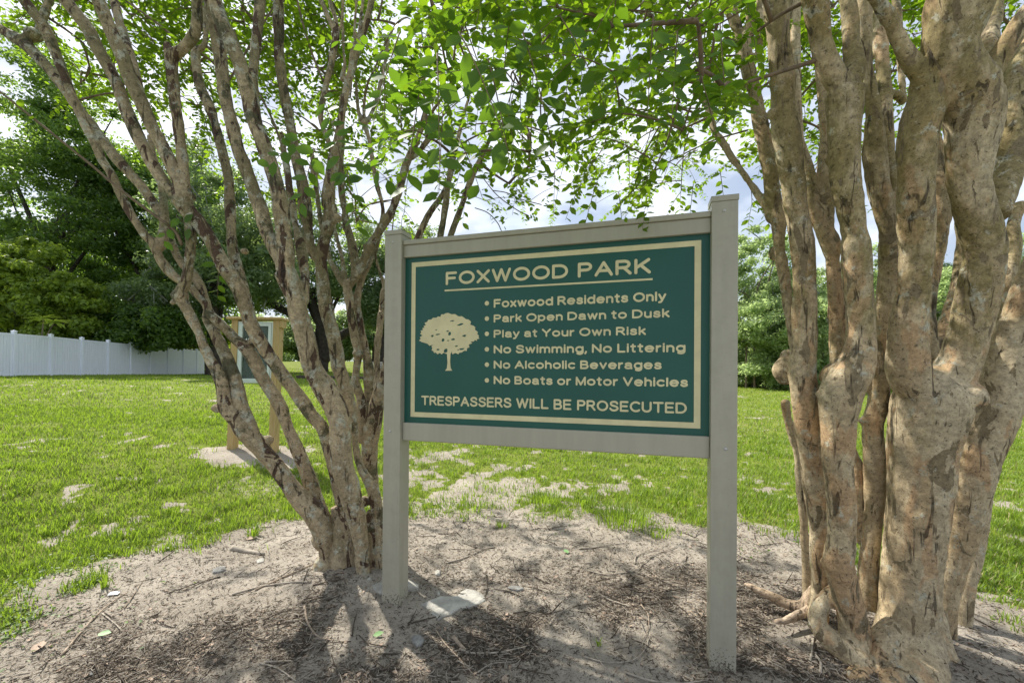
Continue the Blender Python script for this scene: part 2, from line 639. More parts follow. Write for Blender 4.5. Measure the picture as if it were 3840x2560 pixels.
bv = bare(Xg, Yg).ravel().astype(np.float32)
lv = litter_density(Xg, Yg).ravel().astype(np.float32)
for nm, arr in (('bare', bv), ('litter', lv)):
    a = ground.data.attributes.new(nm, 'FLOAT', 'POINT')
    a.data.foreach_set('value', arr)


# ------------------------------------------------------------------ the park sign
SY, STX, STY, SW, PW, PD = -0.2969, -0.801, 2.6458, 1.7494, 0.1194, 0.1112
SU = np.array([math.cos(SY), math.sin(SY), 0])
SN = np.array([-math.sin(SY), math.cos(SY), 0])
SO = np.array([STX, STY, 0])
UZ = np.array([0, 0, 1.0])
ZC = 1.45


def S(s_, t_, z_):
    return SO + SU * s_ + SN * t_ + UZ * z_


def on_panel(gx, gy, t_):
    """photo position (in the sign close-up) -> s, z on the plane t behind the post front"""
    D = P(1400 + gx * .63783, 750 + gy * .63783, 1.0) - CAM
    k = ((S(0, t_, 0) - CAM) @ SN) / (D @ SN)
    p = CAM + D * k - SO
    return p @ SU, p[2]


sign = empty('park_sign', SO + SU * (SW / 2 + PW) + SN * PD / 2, 'green park rules sign with cream lettering between two tan vinyl posts', 'sign')
for s0, zb, zt in ((0, -.12, .889 + ZC), (PW + SW, -.12, .890 + ZC)):
    q = Q()
    q.box(S(s0, 0, zb), SU * PW, SN * PD, UZ * (zt - .034 - zb))
    po = q.obj('post', M_post, sign, .004)
    q = Q()
    e = .003
    q.box(S(s0 - e, -e, zt - .034), SU * (PW + 2 * e), SN * (PD + 2 * e), UZ * .027)
    v = [S(s0 - e, -e, zt - .007), S(s0 + PW + e, -e, zt - .007), S(s0 + PW + e, PD + e, zt - .007), S(s0 - e, PD + e, zt - .007)]
    c = S(s0 + PW / 2, PD / 2, zt + .004)
    q.add(v + [c], [(0, 1, 4), (1, 2, 4), (2, 3, 4), (3, 0, 4)])
    q.obj('post_cap', M_rail, sign, .002)
REC = .0249
# rails
zt0, zt1 = .7139 + ZC, .8196 + ZC
q = Q()
q.box(S(PW, REC, zt0), SU * SW, SN * .06, UZ * (zt1 - zt0 - .030))
q.obj('top_rail', M_rail, sign, .004)
q = Q()
q.box(S(PW, REC - .010, zt1 - .0295), SU * SW, SN * .08, UZ * .0295)
q.obj('rail_cap', M_rail, sign, .005)
zb0, zb1 = -.4214 + ZC, -.3109 + ZC
q = Q()
q.box(S(PW, REC, zb0), SU * SW, SN * .06, UZ * (zb1 - zb0))
q.obj('bottom_rail', M_rail, sign, .006)
TPN = REC + .022
q = Q()
q.box(S(PW, TPN, zb1 - .004), SU * SW, SN * .018, UZ * (zt0 - zb1 + .008))
panel = q.obj('panel', M_green, sign)


def flat_on_sign(name, mat, outer, inner=None, thick=.0022):
    """outline(s) given in the close-up's positions -> a thin raised shape on the panel; inner outlines are holes"""
    cu = bpy.data.curves.new(name, 'CURVE')
    cu.dimensions = '2D'
    cu.fill_mode = 'BOTH'
    cu.extrude = thick / 2
    for loop in [outer] + (inner or []):
        sp = cu.splines.new('POLY')
        sp.points.add(len(loop) - 1)
        for k, (a, bb) in enumerate(loop):
            sp.points[k].co = (a, bb, 0, 1)
        sp.use_cyclic_u = True
    return curve_to_sign(name, cu, mat, thick)


def curve_to_sign(name, cu, mat, thick, sx=1, sz=1, s0=0, z0=0):
    to = bpy.data.objects.new(name + '_tmp', cu)
    COL.objects.link(to)
    bpy.context.view_layer.update()
    dg = bpy.context.evaluated_depsgraph_get()
    me = bpy.data.meshes.new_from_object(to.evaluated_get(dg))
    bpy.data.objects.remove(to)
    n = len(me.vertices)
    co = np.empty(n * 3)
    me.vertices.foreach_get('co', co)
    co = co.reshape(-1, 3)
    W = SO + SU[None] * (s0 + co[:, :1] * sx) + UZ[None] * (z0 + co[:, 1:2] * sz) + SN[None] * (TPN - .0008 - co[:, 2:3] - thick / 2 + .0008)
    me.vertices.foreach_set('co', (W - np.array(sign.location)).ravel())
    me.materials.clear()
    me.materials.append(mat)
    me.update()
    o = bpy.data.objects.new(name, me)
    COL.objects.link(o)
    o.parent = panel
    return o


def quad_loop(pts):
    return [on_panel(a, b, TPN) for a, b in pts]


# border: rectangle squared up on the panel
ob = np.array(quad_loop([(227, 370), (1920, 235), (1930, 1343), (220, 1272)]))
ib = np.array(quad_loop([(248, 394), (1883, 272), (1890, 1307), (245, 1245)]))


def rect(a):
    s0, s1 = (a[0, 0] + a[3, 0]) / 2, (a[1, 0] + a[2, 0]) / 2
    z1, z0 = (a[0, 1] + a[1, 1]) / 2, (a[2, 1] + a[3, 1]) / 2
    return s0, s1, z0, z1


so0, so1, zo0, zo1 = rect(ob)
si0, si1, zi0, zi1 = rect(ib)
flat_on_sign('border', M_cream, [(so0, zo0), (so1, zo0), (so1, zo1), (so0, zo1)], [[(si0, zi0), (si1, zi0), (si1, zi1), (si0, zi1)]])


def arc(cx_, cy_, rx, ry, a0, a1, n=14):
    a = np.radians(np.linspace(a0, a1, n))
    return [(cx_ + rx * math.cos(t), cy_ + ry * math.sin(t)) for t in a]


def ssh(w_, h_):
    p = [(.66, .80), (.56, .95), (.34, 1), (.12, .93), (.05, .76), (.14, .60), (.36, .52), (.60, .43), (.70, .25), (.60, .08), (.36, 0), (.12, .06), (0, .22)]
    return [(a / .7 * w_, b_ * h_) for a, b_ in catmull(p, 3)]


XH = .72
GL = {
    'F': (.62, [[(0, 0), (0, 1), (.62, 1)], [(0, .52), (.54, .52)]]),
    'O': (.92, [arc(.46, .5, .46, .5, 0, 360, 34)]),
    'X': (.72, [[(0, 0), (.72, 1)], [(0, 1), (.72, 0)]]),
    'W': (1.08, [[(0, 1), (.27, 0), (.54, 1), (.81, 0), (1.08, 1)]]),
    'D': (.80, [[(0, 0), (0, 1)], [(0, 1), (.34, 1)] + arc(.34, .5, .46, .5, 85, -85) + [(.34, 0), (0, 0)]]),
    'P': (.64, [[(0, 0), (0, 1)], [(0, 1), (.38, 1)] + arc(.38, .74, .26, .26, 80, -80) + [(.38, .48), (0, .48)]]),
    'A': (.84, [[(0, 0), (.42, 1), (.84, 0)], [(.15, .34), (.69, .34)]]),
    'R': (.70, [[(0, 0), (0, 1)], [(0, 1), (.38, 1)] + arc(.38, .74, .26, .26, 80, -80) + [(.38, .48), (0, .48)], [(.36, .48), (.70, 0)]]),
    'K': (.70, [[(0, 0), (0, 1)], [(.66, 1), (0, .38)], [(.24, .60), (.70, 0)]]),
    'Y': (.76, [[(0, 1), (.38, .48), (.76, 1)], [(.38, .48), (.38, 0)]]),
    'N': (.72, [[(0, 0), (0, 1), (.72, 0), (.72, 1)]]),
    'S': (.70, [ssh(.70, 1)]),
    'L': (.56, [[(0, 1), (0, 0), (.56, 0)]]),
    'B': (.66, [[(0, 0), (0, 1)], [(0, 1), (.36, 1)] + arc(.36, .76, .24, .24, 80, -80) + [(.36, .52), (0, .52)], [(.36, .52)] + arc(.38, .26, .28, .26, 80, -80) + [(.36, 0), (0, 0)]]),
    'V': (.76, [[(0, 1), (.38, 0), (.76, 1)]]),
    'M': (.84, [[(0, 0), (0, 1), (.42, 0), (.84, 1), (.84, 0)]]),
    'T': (.78, [[(0, 1), (.78, 1)], [(.39, 1), (.39, 0)]]),
    'E': (.64, [[(.62, 1), (0, 1), (0, 0), (.64, 0)], [(0, .52), (.56, .52)]]),
    'I': (.0, [[(0, 0), (0, 1)]]),
    'C': (.80, [arc(.46, .5, .46, .5, 48, 312, 26)]),
    'U': (.72, [[(0, 1), (0, .34)] + arc(.36, .34, .36, .34, 190, 350) + [(.72, .34), (.72, 1)]]),
    'o': (.66, [arc(.33, .36, .33, .36, 0, 360, 26)]),
    'x': (.50, [[(0, 0), (.5, XH)], [(0, XH), (.5, 0)]]),
    'w': (.84, [[(0, XH), (.21, 0), (.42, XH), (.63, 0), (.84, XH)]]),
    'd': (.62, [arc(.31, .36, .31, .36, 0, 360, 26), [(.62, 1), (.62, 0)]]),
    'p': (.62, [arc(.31, .36, .31, .36, 0, 360, 26), [(0, XH), (0, -.28)]]),
    'e': (.66, [[(.02, .38), (.64, .38)], arc(.33, .36, .33, .36, 4, 318, 24)]),
    's': (.50, [ssh(.50, XH)]),
    'i': (.0, [[(0, 0), (0, XH)], [(0, .99), (0, 1.0)]]),
    'n': (.52, [[(0, 0), (0, XH)], arc(.26, .44, .26, .28, 180, 0) + [(.52, 0)]]),
    'm': (.90, [[(0, 0), (0, XH)], arc(.225, .46, .225, .26, 180, 0) + [(.45, 0)], arc(.675, .46, .225, .26, 180, 0) + [(.90, 0)]]),
    'h': (.52, [[(0, 0), (0, 1)], arc(.26, .44, .26, .28, 180, 0) + [(.52, 0)]]),
    't': (.34, [[(.15, .95), (.15, .16)] + arc(.29, .16, .14, .16, 200, 280, 6), [(0, XH), (.34, XH)]]),
    'l': (.0, [[(0, 0), (0, 1)]]),
    'y': (.54, [[(0, XH), (.27, .02)], [(.54, XH), (.22, -.12), (.14, -.24), (0, -.27)]]),
    'a': (.58, [arc(.27, .2, .27, .2, 0, 360, 22), [(.04, .6), (.16, .70), (.32, XH), (.48, .66), (.54, .52), (.54, .1), (.58, 0)]]),
    'r': (.30, [[(0, 0), (0, XH)], [(0, .40), (.08, .60), (.18, .69), (.30, .71)]]),
    'k': (.50, [[(0, 0), (0, 1)], [(.46, XH), (0, .28)], [(.17, .44), (.5, 0)]]),
    'u': (.52, [[(0, XH), (0, .28)] + arc(.26, .28, .26, .28, 190, 350) + [(.52, .28), (.52, XH)], [(.52, .28), (.52, 0)]]),
    'g': (.62, [arc(.31, .36, .31, .36, 0, 360, 26), [(.62, XH), (.62, -.04)] + arc(.33, -.02, .29, .26, -10, -140, 8)]),
    'c': (.58, [arc(.33, .36, .33, .36, 48, 312, 20)]),
    'v': (.54, [[(0, XH), (.27, 0), (.54, XH)]]),
    ',': (.0, [[(.02, .03), (-.05, -.20)]]),
}


def put_text(txt, x0, ybase0, ytop0, x1, ybase1, ytop1, off=.1, gap=.30):
    """rounded routed letters made of constant-width strokes; off = stroke half-width in cap heights"""
    s0, zb_ = on_panel(x0, ybase0, TPN)
    _, zt_ = on_panel(x0, ytop0, TPN)
    s1, zb2 = on_panel(x1, ybase1, TPN)
    _, zt2 = on_panel(x1, ytop1, TPN)
    zb_, cap = (zb_ + zb2) / 2, ((zt_ - zb_) + (zt2 - zb2)) / 2
    hw = off * cap
    cc_ = cap - 2 * hw
    pen, words = 0.0, [[]]
    for ch in txt:
        if ch == ' ':
            pen += .36
            words.append([])
            continue
        w_, st = GL[ch]
        words[-1] += [[(a + pen, b_) for a, b_ in s_] for s_ in st]
        pen += w_ + gap
    tot = pen - gap
    sx = (s1 - s0 - 2 * hw) / tot
    for strokes in words:
        letter_word(strokes, s0, zb_, hw, cc_, sx)


def letter_word(strokes, s0, zb_, hw, cc_, sx):
    V_, F_ = [], []
    kk = 0

    def prism(top, h_):
        n = len(top)
        b0 = len(V_)
        for s_, z_ in top:
            V_.append(S(s_, TPN - h_, z_))
        for s_, z_ in top:
            V_.append(S(s_, TPN + .0005, z_))
        F_.append(tuple(range(b0, b0 + n)))
        for i_ in range(n):
            j_ = (i_ + 1) % n
            F_.append((b0 + i_, b0 + n + i_, b0 + n + j_, b0 + j_))

    for s_ in strokes:
        p_ = np.array([(s0 + hw + a * sx, zb_ + hw + b_ * cc_) for a, b_ in s_])
        segs = [[p_[0]]]
        for i_ in range(1, len(p_)):
            segs[-1].append(p_[i_])
            if i_ < len(p_) - 1:
                u_ = p_[i_] - p_[i_ - 1]
                v_ = p_[i_ + 1] - p_[i_]
                cs = (u_ @ v_) / (np.linalg.norm(u_) * np.linalg.norm(v_) + 1e-12)
                if cs < .80:
                    segs.append([p_[i_]])
        for sg in segs:
            kk += 1
            h_ = .0014 + .00007 * (kk % 9)
            g = np.array(sg)
            closed = np.linalg.norm(g[0] - g[-1]) < 1e-6
            tn = np.gradient(g, axis=0)
            if closed:
                tn[0] = tn[-1] = g[1] - g[-2]
            tn /= np.linalg.norm(tn, axis=1)[:, None] + 1e-12
            nn = np.stack([-tn[:, 1], tn[:, 0]], 1) * hw
            b0 = len(V_)
            for a, b_ in zip(g, nn):
                for q_, hh in ((a + b_, h_), (a - b_, h_), (a + b_, -.0005), (a - b_, -.0005)):
                    V_.append(S(q_[0], TPN - hh, q_[1]))
            for i_ in range(len(g) - 1):
                a = b0 + i_ * 4
                F_.extend([(a, a + 1, a + 5, a + 4), (a + 2, a, a + 4, a + 6), (a + 1, a + 3, a + 7, a + 5)])
            if not closed:
                for e_ in (g[0], g[-1]):
                    kk += 1
                    prism([(e_[0] + hw * math.cos(t), e_[1] + hw * math.sin(t)) for t in np.linspace(0, 2 * np.pi, 14, endpoint=False)], .0014 + .00007 * (kk % 9) + .00003)
    me = bpy.data.meshes.new('lettering')
    o0 = np.array(sign.location)
    me.from_pydata([tuple(v_ - o0) for v_ in V_], [], F_)
    me.materials.append(M_cream)
    me.update()
    o = bpy.data.objects.new('lettering', me)
    COL.objects.link(o)
    o.parent = panel
    return o


def put_words(words, offx=.1):
    for wd in words:
        put_text(*wd, off=offx)


put_words([('FOXWOOD', 426, 500, 422, 1145, 459, 376), ('PARK', 1202, 456, 370, 1632, 432, 340)], .098)
u0 = on_panel(420, 532, TPN)
u1 = on_panel(1642, 466, TPN)
zu = (u0[1] + u1[1]) / 2
flat_on_sign('underline', M_cream, [(u0[0], zu - .005), (u1[0], zu - .005), (u1[0], zu + .005), (u0[0], zu + .005)])
LINES = [('Foxwood Residents Only', 708, 630, 582, 1722, 597, 537, 607), ('Park Open Dawn to Dusk', 708, 719, 672, 1742, 691, 638, 697),
         ('Play at Your Own Risk', 708, 808, 762, 1603, 795, 743, 786), ('No Swimming, No Littering', 708, 900, 853, 1835, 896, 838, 877),
         ('No Alcoholic Beverages', 708, 991, 944, 1695, 995, 940, 967), ('No Boats or Motor Vehicles', 708, 1082, 1035, 1850, 1098, 1040, 1059)]
for tx_, x0, b0, t0, x1, b1, t1, yb in LINES:
    put_text(tx_, x0, b0, t0, x1, b1, t1, off=.105)
    cs, cz = on_panel(668, yb, TPN)
    a = np.linspace(0, 2 * np.pi, 20, endpoint=False)
    flat_on_sign('bullet', M_cream, [(cs + .0135 * math.cos(t), cz + .0135 * math.sin(t)) for t in a])
put_words([('TRESPASSERS', 282, 1204, 1150, 812, 1221, 1160), ('WILL', 840, 1222, 1162, 1030, 1228, 1168),
           ('BE', 1060, 1230, 1168, 1165, 1234, 1172), ('PROSECUTED', 1198, 1236, 1173, 1843, 1254, 1190)], .092)
TREE = [(440, 663), (462, 672), (480, 670), (502, 684), (522, 683), (545, 700), (560, 702), (575, 714), (570, 733), (588, 738), (600, 747), (598, 762),
        (615, 775), (612, 788), (622, 798), (618, 806), (625, 814), (608, 818), (610, 829), (598, 822), (590, 832), (572, 832), (582, 842), (562, 848), (566, 866),
        (552, 870), (550, 886), (535, 885), (520, 896), (506, 897), (500, 906), (484, 898), (465, 906), (462, 890), (454, 905), (452, 950), (455, 985), (464, 1002), (422, 1003),
        (433, 988), (437, 955), (434, 905), (424, 896), (412, 898), (402, 907), (392, 898), (378, 906), (368, 896), (358, 898), (352, 886), (344, 884), (348, 868), (342, 860),
        (352, 850), (330, 856), (322, 846), (308, 841), (285, 834), (270, 826), (280, 814), (274, 806), (290, 796), (276, 786), (284, 776), (278, 768), (292, 764), (290, 752),
        (302, 750), (296, 740), (310, 736), (302, 722), (318, 716), (324, 704), (342, 702), (352, 692), (372, 692), (380, 684), (396, 686), (400, 672), (416, 672), (424, 666)]
HOLES = [(465, 710, 16, 4), (512, 732, 19, 7), (535, 797, 12, 7), (348, 798, 8, 8), (380, 790, 15, 4), (437, 770, 8, 4), (450, 786, 9, 12), (411, 822, 8, 10),
         (468, 818, 12, 6), (441, 826, 9, 3), (425, 885, 12, 11), (490, 858, 10, 5), (520, 875, 17, 5), (380, 878, 10, 5), (370, 763, 7, 4), (500, 880, 8, 3)]
hl = []
for hx, hy, ha, hb in HOLES:
    L_ = []
    for k in range(9):
        t = k / 9 * 2 * math.pi
        rr = random.uniform(.7, 1.25)
        L_.append(on_panel(hx + ha * rr * math.cos(t), hy + hb * rr * math.sin(t) - .15 * ha * math.cos(t), TPN))
    hl.append(L_)
flat_on_sign('tree_emblem', M_cream, quad_loop(TREE), hl)


def disc(name, c, n, r, h, mat, parent, seg=14):
    n = np.asarray(n, float)
    V_, F_ = tube([c, c + n * h * .5, c + n * h], [r, r * .95, r * .55], seg)
    return mk(name, V_, F_, mat, parent, True)


for gx, gy, t_ in ((115, 249, 0), (98, 1358, 0), (2063, 62, 0), (2071, 1463, 0)):
    a, z_ = on_panel(gx, gy, 0)
    disc('screw', S(a, .001, z_), -SN, .0085, .006, M_screw, sign)

# ------------------------------------------------------------------ crepe myrtles: stems traced as space curves
CR = {'C1': (0, 0, .63776), 'K5': (900, 0, .38265), 'K6': (900, 400, .66964), 'K1': (600, 800, .2551), 'K2': (900, 800, .2551), 'K3': (750, 1150, .31888),
      'K4': (900, 1600, .38265), 'R1': (2600, 0, .63786), 'R2': (2700, 900, .51030), 'R3': (2600, 1700, .54843), 'M': (1400, 0, .59524)}


class Stem:
    def __init__(s, pts, d0, d1, parent=None, kmin=None):
        px = []
        for c, lst in pts:
            ox, oy, k = CR[c]
            px += [(ox + x * k, oy + y * k, wd * k) for x, y, wd in lst]
        px = np.array(px, float)
        s.parent = parent
        if parent is not None:
            dd = np.hypot(parent.px[:, 0] - px[0, 0], parent.px[:, 1] - px[0, 1])
            kk = int(dd.argmin())
            j0 = parent.px[kk].copy()
            j0[2] = min(px[0, 2] * 1.1, parent.px[kk, 2])
            px = np.vstack([j0, px])
            d0 = parent.d[kk]
            d1 = d0 + d1 if d1 is not None else d0
        n = 5
        c = catmull(px, n)
        L_ = np.concatenate([[0], np.cumsum(np.hypot(*np.diff(c[:, :2], axis=0).T))])
        s.px = c
        s.d = d0 + (d1 - d0) * (L_ / L_[-1])
        s.p = np.array([P(a, b_, d) for (a, b_, _), d in zip(c, s.d)])
        s.r = np.maximum(.0035, c[:, 2] / 2 * .93 * s.d / FPX)


def blob(px, py, d, rpx, squash=1.0):
    c = P(px, py, d)
    r = rpx * d / FPX
    return (np.array([c - [0, 0, r * .7 * squash], c - [0, 0, r * .35 * squash], c, c + [0, 0, r * .35 * squash], c + [0, 0, r * .7 * squash]]),
            np.array([.45, .85, 1.0, .85, .45]) * r)


def fused(name, stems, extra, mat, parent, voxel, disp=.004, smooth=3, seed=1):
    parts = [tube(s_.p, s_.r, 12) for s_ in stems] + [tube(p_, r_, 12) for p_, r_ in extra]
    V_, F_ = join(parts)
    loc = np.array(parent.location)
    me = raw_mesh(name, V_ - loc, F_)
    o = bpy.data.objects.new(name, me)
    COL.objects.link(o)
    r_ = o.modifiers.new('r', 'REMESH')
    r_.mode = 'VOXEL'
    r_.voxel_size = voxel
    sm = o.modifiers.new('s', 'SMOOTH')
    sm.iterations = smooth
    sm.factor = .5
    for k, (sc, st) in enumerate(((.16, disp * 3.2), (.045, disp * 1.3))):
        tx = bpy.data.textures.new('lumps', 'CLOUDS')
        tx.noise_scale = sc
        tx.noise_depth = 2
        dm_ = o.modifiers.new('d%d' % k, 'DISPLACE')
        dm_.texture = tx
        dm_.strength = st
        dm_.mid_level = .5
        dm_.texture_coords = 'LOCAL'
    bpy.context.view_layer.update()
    dg = bpy.context.evaluated_depsgraph_get()
    m2 = bpy.data.meshes.new_from_object(o.evaluated_get(dg))
    m2.name = name
    bpy.data.objects.remove(o)
    m2.polygons.foreach_set('use_smooth', np.ones(len(m2.polygons), dtype=bool))
    m2.materials.clear()
    m2.materials.append(mat)
    o = bpy.data.objects.new(name, m2)
    COL.objects.link(o)
    o.parent = parent
    return o


baseL = np.array([-1.18, 3.02, 0.0])
baseR = np.array([2.05, 2.30, 0.0])
treeL = empty('crepe_myrtle', baseL, 'multi-stemmed crepe myrtle with thin mottled grey-brown stems fanning out left of the sign', 'tree')
treeR = empty('crepe_myrtle', baseR, 'crepe myrtle with thick smooth tan stems rising close together right of the sign', 'tree')

ST_L = []     # (name, [stems], extra)
A = Stem([('K4', [(840, 1480, 110), (835, 1350, 120), (845, 1180, 160), (820, 1020, 230), (740, 860, 240), (610, 720, 205), (500, 590, 175), (385, 430, 165), (250, 265, 175), (120, 120, 190), (40, 30, 190)]),
          ('K3', [(430, 1330, 185), (310, 1190, 180), (275, 1050, 150), (255, 900, 150), (205, 770, 140), (130, 640, 130), (60, 500, 110), (0, 340, 105)]),
          ('K1', [(460, 1530, 170), (370, 1360, 160), (300, 1210, 200), (360, 1050, 160), (400, 900, 140), (430, 700, 140), (450, 500, 140), (455, 300, 140)]),
          ('C1', [(1110, 1280, 58), (1100, 1150, 55), (1080, 1000, 62), (1055, 800, 60), (1030, 600, 65), (1015, 450, 65), (1010, 340, 75), (1070, 290, 62), (1130, 225, 62), (1158, 130, 65), (1160, 0, 65), (1165, -160, 58)])], 2.98, 2.62)
A2 = Stem([('C1', [(1000, 330, 65), (985, 270, 50), (978, 255, 44)])], 0, 0, A)
A3 = Stem([('K1', [(270, 1260, 90), (190, 1300, 75), (175, 1330, 55)])], 0, -.02, A)
ST_L.append(([A, A2, A3], [blob(720 * 1.0 - 45, 1106, 2.8, 30), blob(1005, 1650, 2.95, 24), blob(815, 1530, 2.9, 22)]))
B = Stem([('K3', [(640, 1500, 120), (575, 1370, 150), (490, 1170, 170), (435, 970, 165), (370, 760, 160), (300, 570, 150), (220, 400, 130), (140, 250, 110), (80, 130, 100)]),
          ('K1', [(700, 1400, 120), (640, 1230, 150), (565, 1030, 145), (480, 880, 130), (340, 760, 120), (240, 600, 120), (170, 400, 100), (140, 280, 90)]),
          ('C1', [(960, 1280, 58), (900, 1190, 60), (820, 1080, 60), (700, 950, 62), (600, 820, 60), (530, 720, 55), (450, 620, 62), (380, 520, 65), (300, 420, 65), (200, 310, 72), (120, 240, 75), (50, 200, 62), (0, 170, 55), (-120, 80, 50)])], 0, .35, A)
B2 = Stem([('C1', [(180, 210, 60), (225, 190, 50), (250, 110, 45), (290, 0, 42), (330, -120, 36)])], 0, .1, B)
ST_L.append(([B, B2], [blob(125, 130, 3.2, 30)]))
C = Stem([('K4', [(840, 900, 120), (745, 720, 150), (680, 520, 150), (605, 330, 140), (540, 170, 130), (470, 10, 125)]),
          ('K3', [(960, 1200, 160), (870, 1040, 165), (760, 880, 160), (680, 720, 165), (620, 600, 170), (540, 480, 165), (430, 390, 130), (330, 285, 120), (220, 180, 115), (120, 90, 110)]),
          ('K1', [(660, 1330, 120), (540, 1200, 120), (440, 1080, 130), (250, 960, 130), (120, 840, 140), (50, 740, 150), (10, 690, 130)]),
          ('C1', [(900, 1430, 60), (850, 1380, 50), (760, 1240, 50), (700, 1120, 50), (650, 1020, 50), (600, 940, 55), (560, 840, 55), (500, 730, 55), (430, 580, 55), (380, 450, 60), (320, 300, 60), (270, 180, 58), (200, 80, 60), (140, 0, 60), (60, -120, 52)])], 3.1, 2.72)
C2 = Stem([('C1', [(950, 1440, 60), (968, 1270, 45), (955, 1130, 45), (935, 1010, 40), (900, 900, 35), (880, 800, 30)])], 0, .25, C)
C3 = Stem([('K3', [(600, 450, 120), (640, 330, 105)]), ('K1', [(1330, 1400, 105), (1265, 1150, 110), (1200, 950, 125), (1130, 780, 160), (1080, 600, 160), (1050, 400, 150), (1045, 200, 140)]),
           ('C1', [(1352, 1200, 60), (1345, 1050, 60), (1310, 900, 60), (1270, 750, 56), (1230, 620, 62), (1180, 520, 60), (1160, 430, 50), (1150, 310, 55), (1190, 280, 38), (1207, 240, 36), (1210, 150, 34), (1195, 60, 30), (1185, -80, 28)])], 0, .35, C)
ST_L.append(([C, C2, C3], [blob(918, 943, 3.05, 14), blob(960, 1238, 3.0, 12)]))
D = Stem([('K4', [(1000, 760, 130), (960, 600, 120), (900, 330, 125)]), ('K3', [(1440, 1430, 160), (1330, 1290, 160), (1200, 1110, 170), (1090, 950, 165), (970, 800, 165), (860, 640, 165), (760, 490, 170), (660, 330, 170), (590, 180, 165), (540, 20, 170)]),
          ('K1', [(1180, 1150, 230), (1080, 970, 230), (950, 780, 225), (850, 600, 210), (770, 430, 210), (640, 230, 215), (520, 80, 240)]),
          ('C1', [(1110, 1245, 100), (1060, 1170, 110)])], 3.05, 2.75)
D1 = Stem([('C1', [(990, 1110, 75), (930, 1020, 75), (860, 900, 75), (800, 780, 72), (740, 640, 75), (690, 500, 72), (640, 400, 75), (570, 280, 75), (510, 160, 75), (430, 60, 75), (370, -20, 75), (280, -140, 65)])], 0, -.1, D)
D2 = Stem([('C1', [(1080, 1130, 85), (1020, 1000, 80), (950, 850, 80), (890, 740, 80), (830, 600, 80), (760, 450, 80), (720, 330, 84), (660, 200, 80), (610, 80, 75), (570, -20, 75), (500, -180, 65)])], 0, -.25, D)
D3 = Stem([('C1', [(815, 540, 62), (790, 400, 56), (750, 280, 55), (712, 160, 50), (685, 60, 50), (662, -20, 50), (630, -150, 42)])], 0, .3, D2)
ST_L.append(([D, D1, D2, D3], [blob(700, 735, 2.75, 32)]))
E_ = Stem([('K4', [(1215, 1480, 150), (1200, 1350, 150), (1180, 1100, 165), (1130, 850, 205), (1070, 600, 225), (1010, 400, 225), (990, 200, 220)]),
           ('K3', [(1650, 1400, 270), (1600, 1200, 270), (1500, 1000, 290), (1400, 850, 260), (1320, 700, 240), (1270, 500, 230), (1220, 300, 240), (1160, 100, 240)]),
           ('K1', [(2000, 1280, 290), (1950, 1150, 290), (1900, 1000, 320), (1840, 850, 340)])], 2.9, 2.62)
E1 = Stem([('K1', [(1770, 700, 190), (1650, 450, 200), (1550, 200, 220)]), ('C1', [(1540, 1250, 88), (1500, 1150, 85), (1450, 1000, 80), (1400, 880, 80), (1370, 750, 80), (1330, 600, 75), (1310, 450, 75), (1290, 300, 75), (1260, 150, 70), (1230, 0, 70), (1200, -170, 62)])], 0, .15, E_)
E2 = Stem([('K1', [(1860, 600, 260), (1830, 400, 250), (1810, 200, 235)]), ('C1', [(1650, 1220, 100), (1635, 1120, 98), (1600, 1000, 92), (1550, 850, 90), (1490, 700, 90), (1460, 550, 90), (1420, 400, 90), (1360, 260, 92), (1310, 150, 90), (1270, 30, 90), (1235, -120, 80)])], 0, -.15, E_)
E3 = Stem([('C1', [(1600, 1010, 55), (1565, 900, 48), (1525, 750, 48), (1500, 600, 52), (1490, 400, 56), (1508, 250, 60), (1522, 100, 62), (1532, -40, 60), (1540, -170, 54)])], 0, .35, E2)
E4 = Stem([('K2', [(960, 1300, 110), (955, 1150, 120), (960, 950, 140), (930, 750, 165), (890, 500, 160), (845, 300, 135), (800, 100, 115)]), ('C1', [(1720, 1210, 50), (1700, 1100, 48), (1690, 1000, 42), (1670, 900, 36), (1655, 780, 30)])], 0, .35, E_)
ST_L.append(([E_, E1, E2, E3, E4], [blob(1215, 2130, 2.95, 42, 1.6), blob(1205, 2020, 2.95, 36, 1.6)]))
Fs = Stem([('K4', [(1370, 1480, 150), (1365, 1200, 130), (1350, 950, 130), (1335, 730, 130), (1285, 570, 120), (1215, 460, 95), (1155, 320, 80), (1120, 100, 75)]),
           ('K3', [(1800, 1400, 120), (1775, 1150, 130), (1725, 1000, 160), (1680, 850, 170), (1625, 700, 180), (1600, 500, 170), (1560, 300, 170), (1510, 150, 160)]),
           ('K2', [(1270, 1400, 230), (1240, 1200, 220), (1220, 1000, 200), (1195, 800, 180), (1190, 680, 180)])], 3.0, 3.0)
F1 = Stem([('K2', [(1110, 650, 140), (1050, 540, 150), (1010, 350, 160), (990, 150, 160)]), ('C1', [(1797, 1240, 88), (1790, 1180, 85), (1778, 1080, 75), (1752, 980, 66), (1730, 880, 62), (1710, 750, 62), (1680, 600, 60), (1650, 400, 62), (1640, 200, 65), (1637, 0, 65), (1640, -150, 58)])], 0, -.15, Fs)
F2 = Stem([('K2', [(1230, 450, 175), (1270, 300, 170), (1320, 100, 215)]), ('C1', [(1945, 1230, 80), (1930, 1160, 80)]),
           ('K5', [(920, 1560, 110), (955, 1400, 95), (985, 1200, 82), (1020, 1000, 78), (1050, 850, 80), (1090, 700, 85), (1125, 550, 85), (1180, 400, 80), (1230, 250, 78), (1270, 100, 75), (1290, 0, 74), (1310, -180, 65)])], 0, -.1, Fs)
F3 = Stem([('K5', [(905, 1480, 50), (830, 1300, 50), (790, 1120, 55), (835, 870, 60), (885, 660, 70), (920, 450, 80), (940, 330, 88)])], 0, -.1, F2)
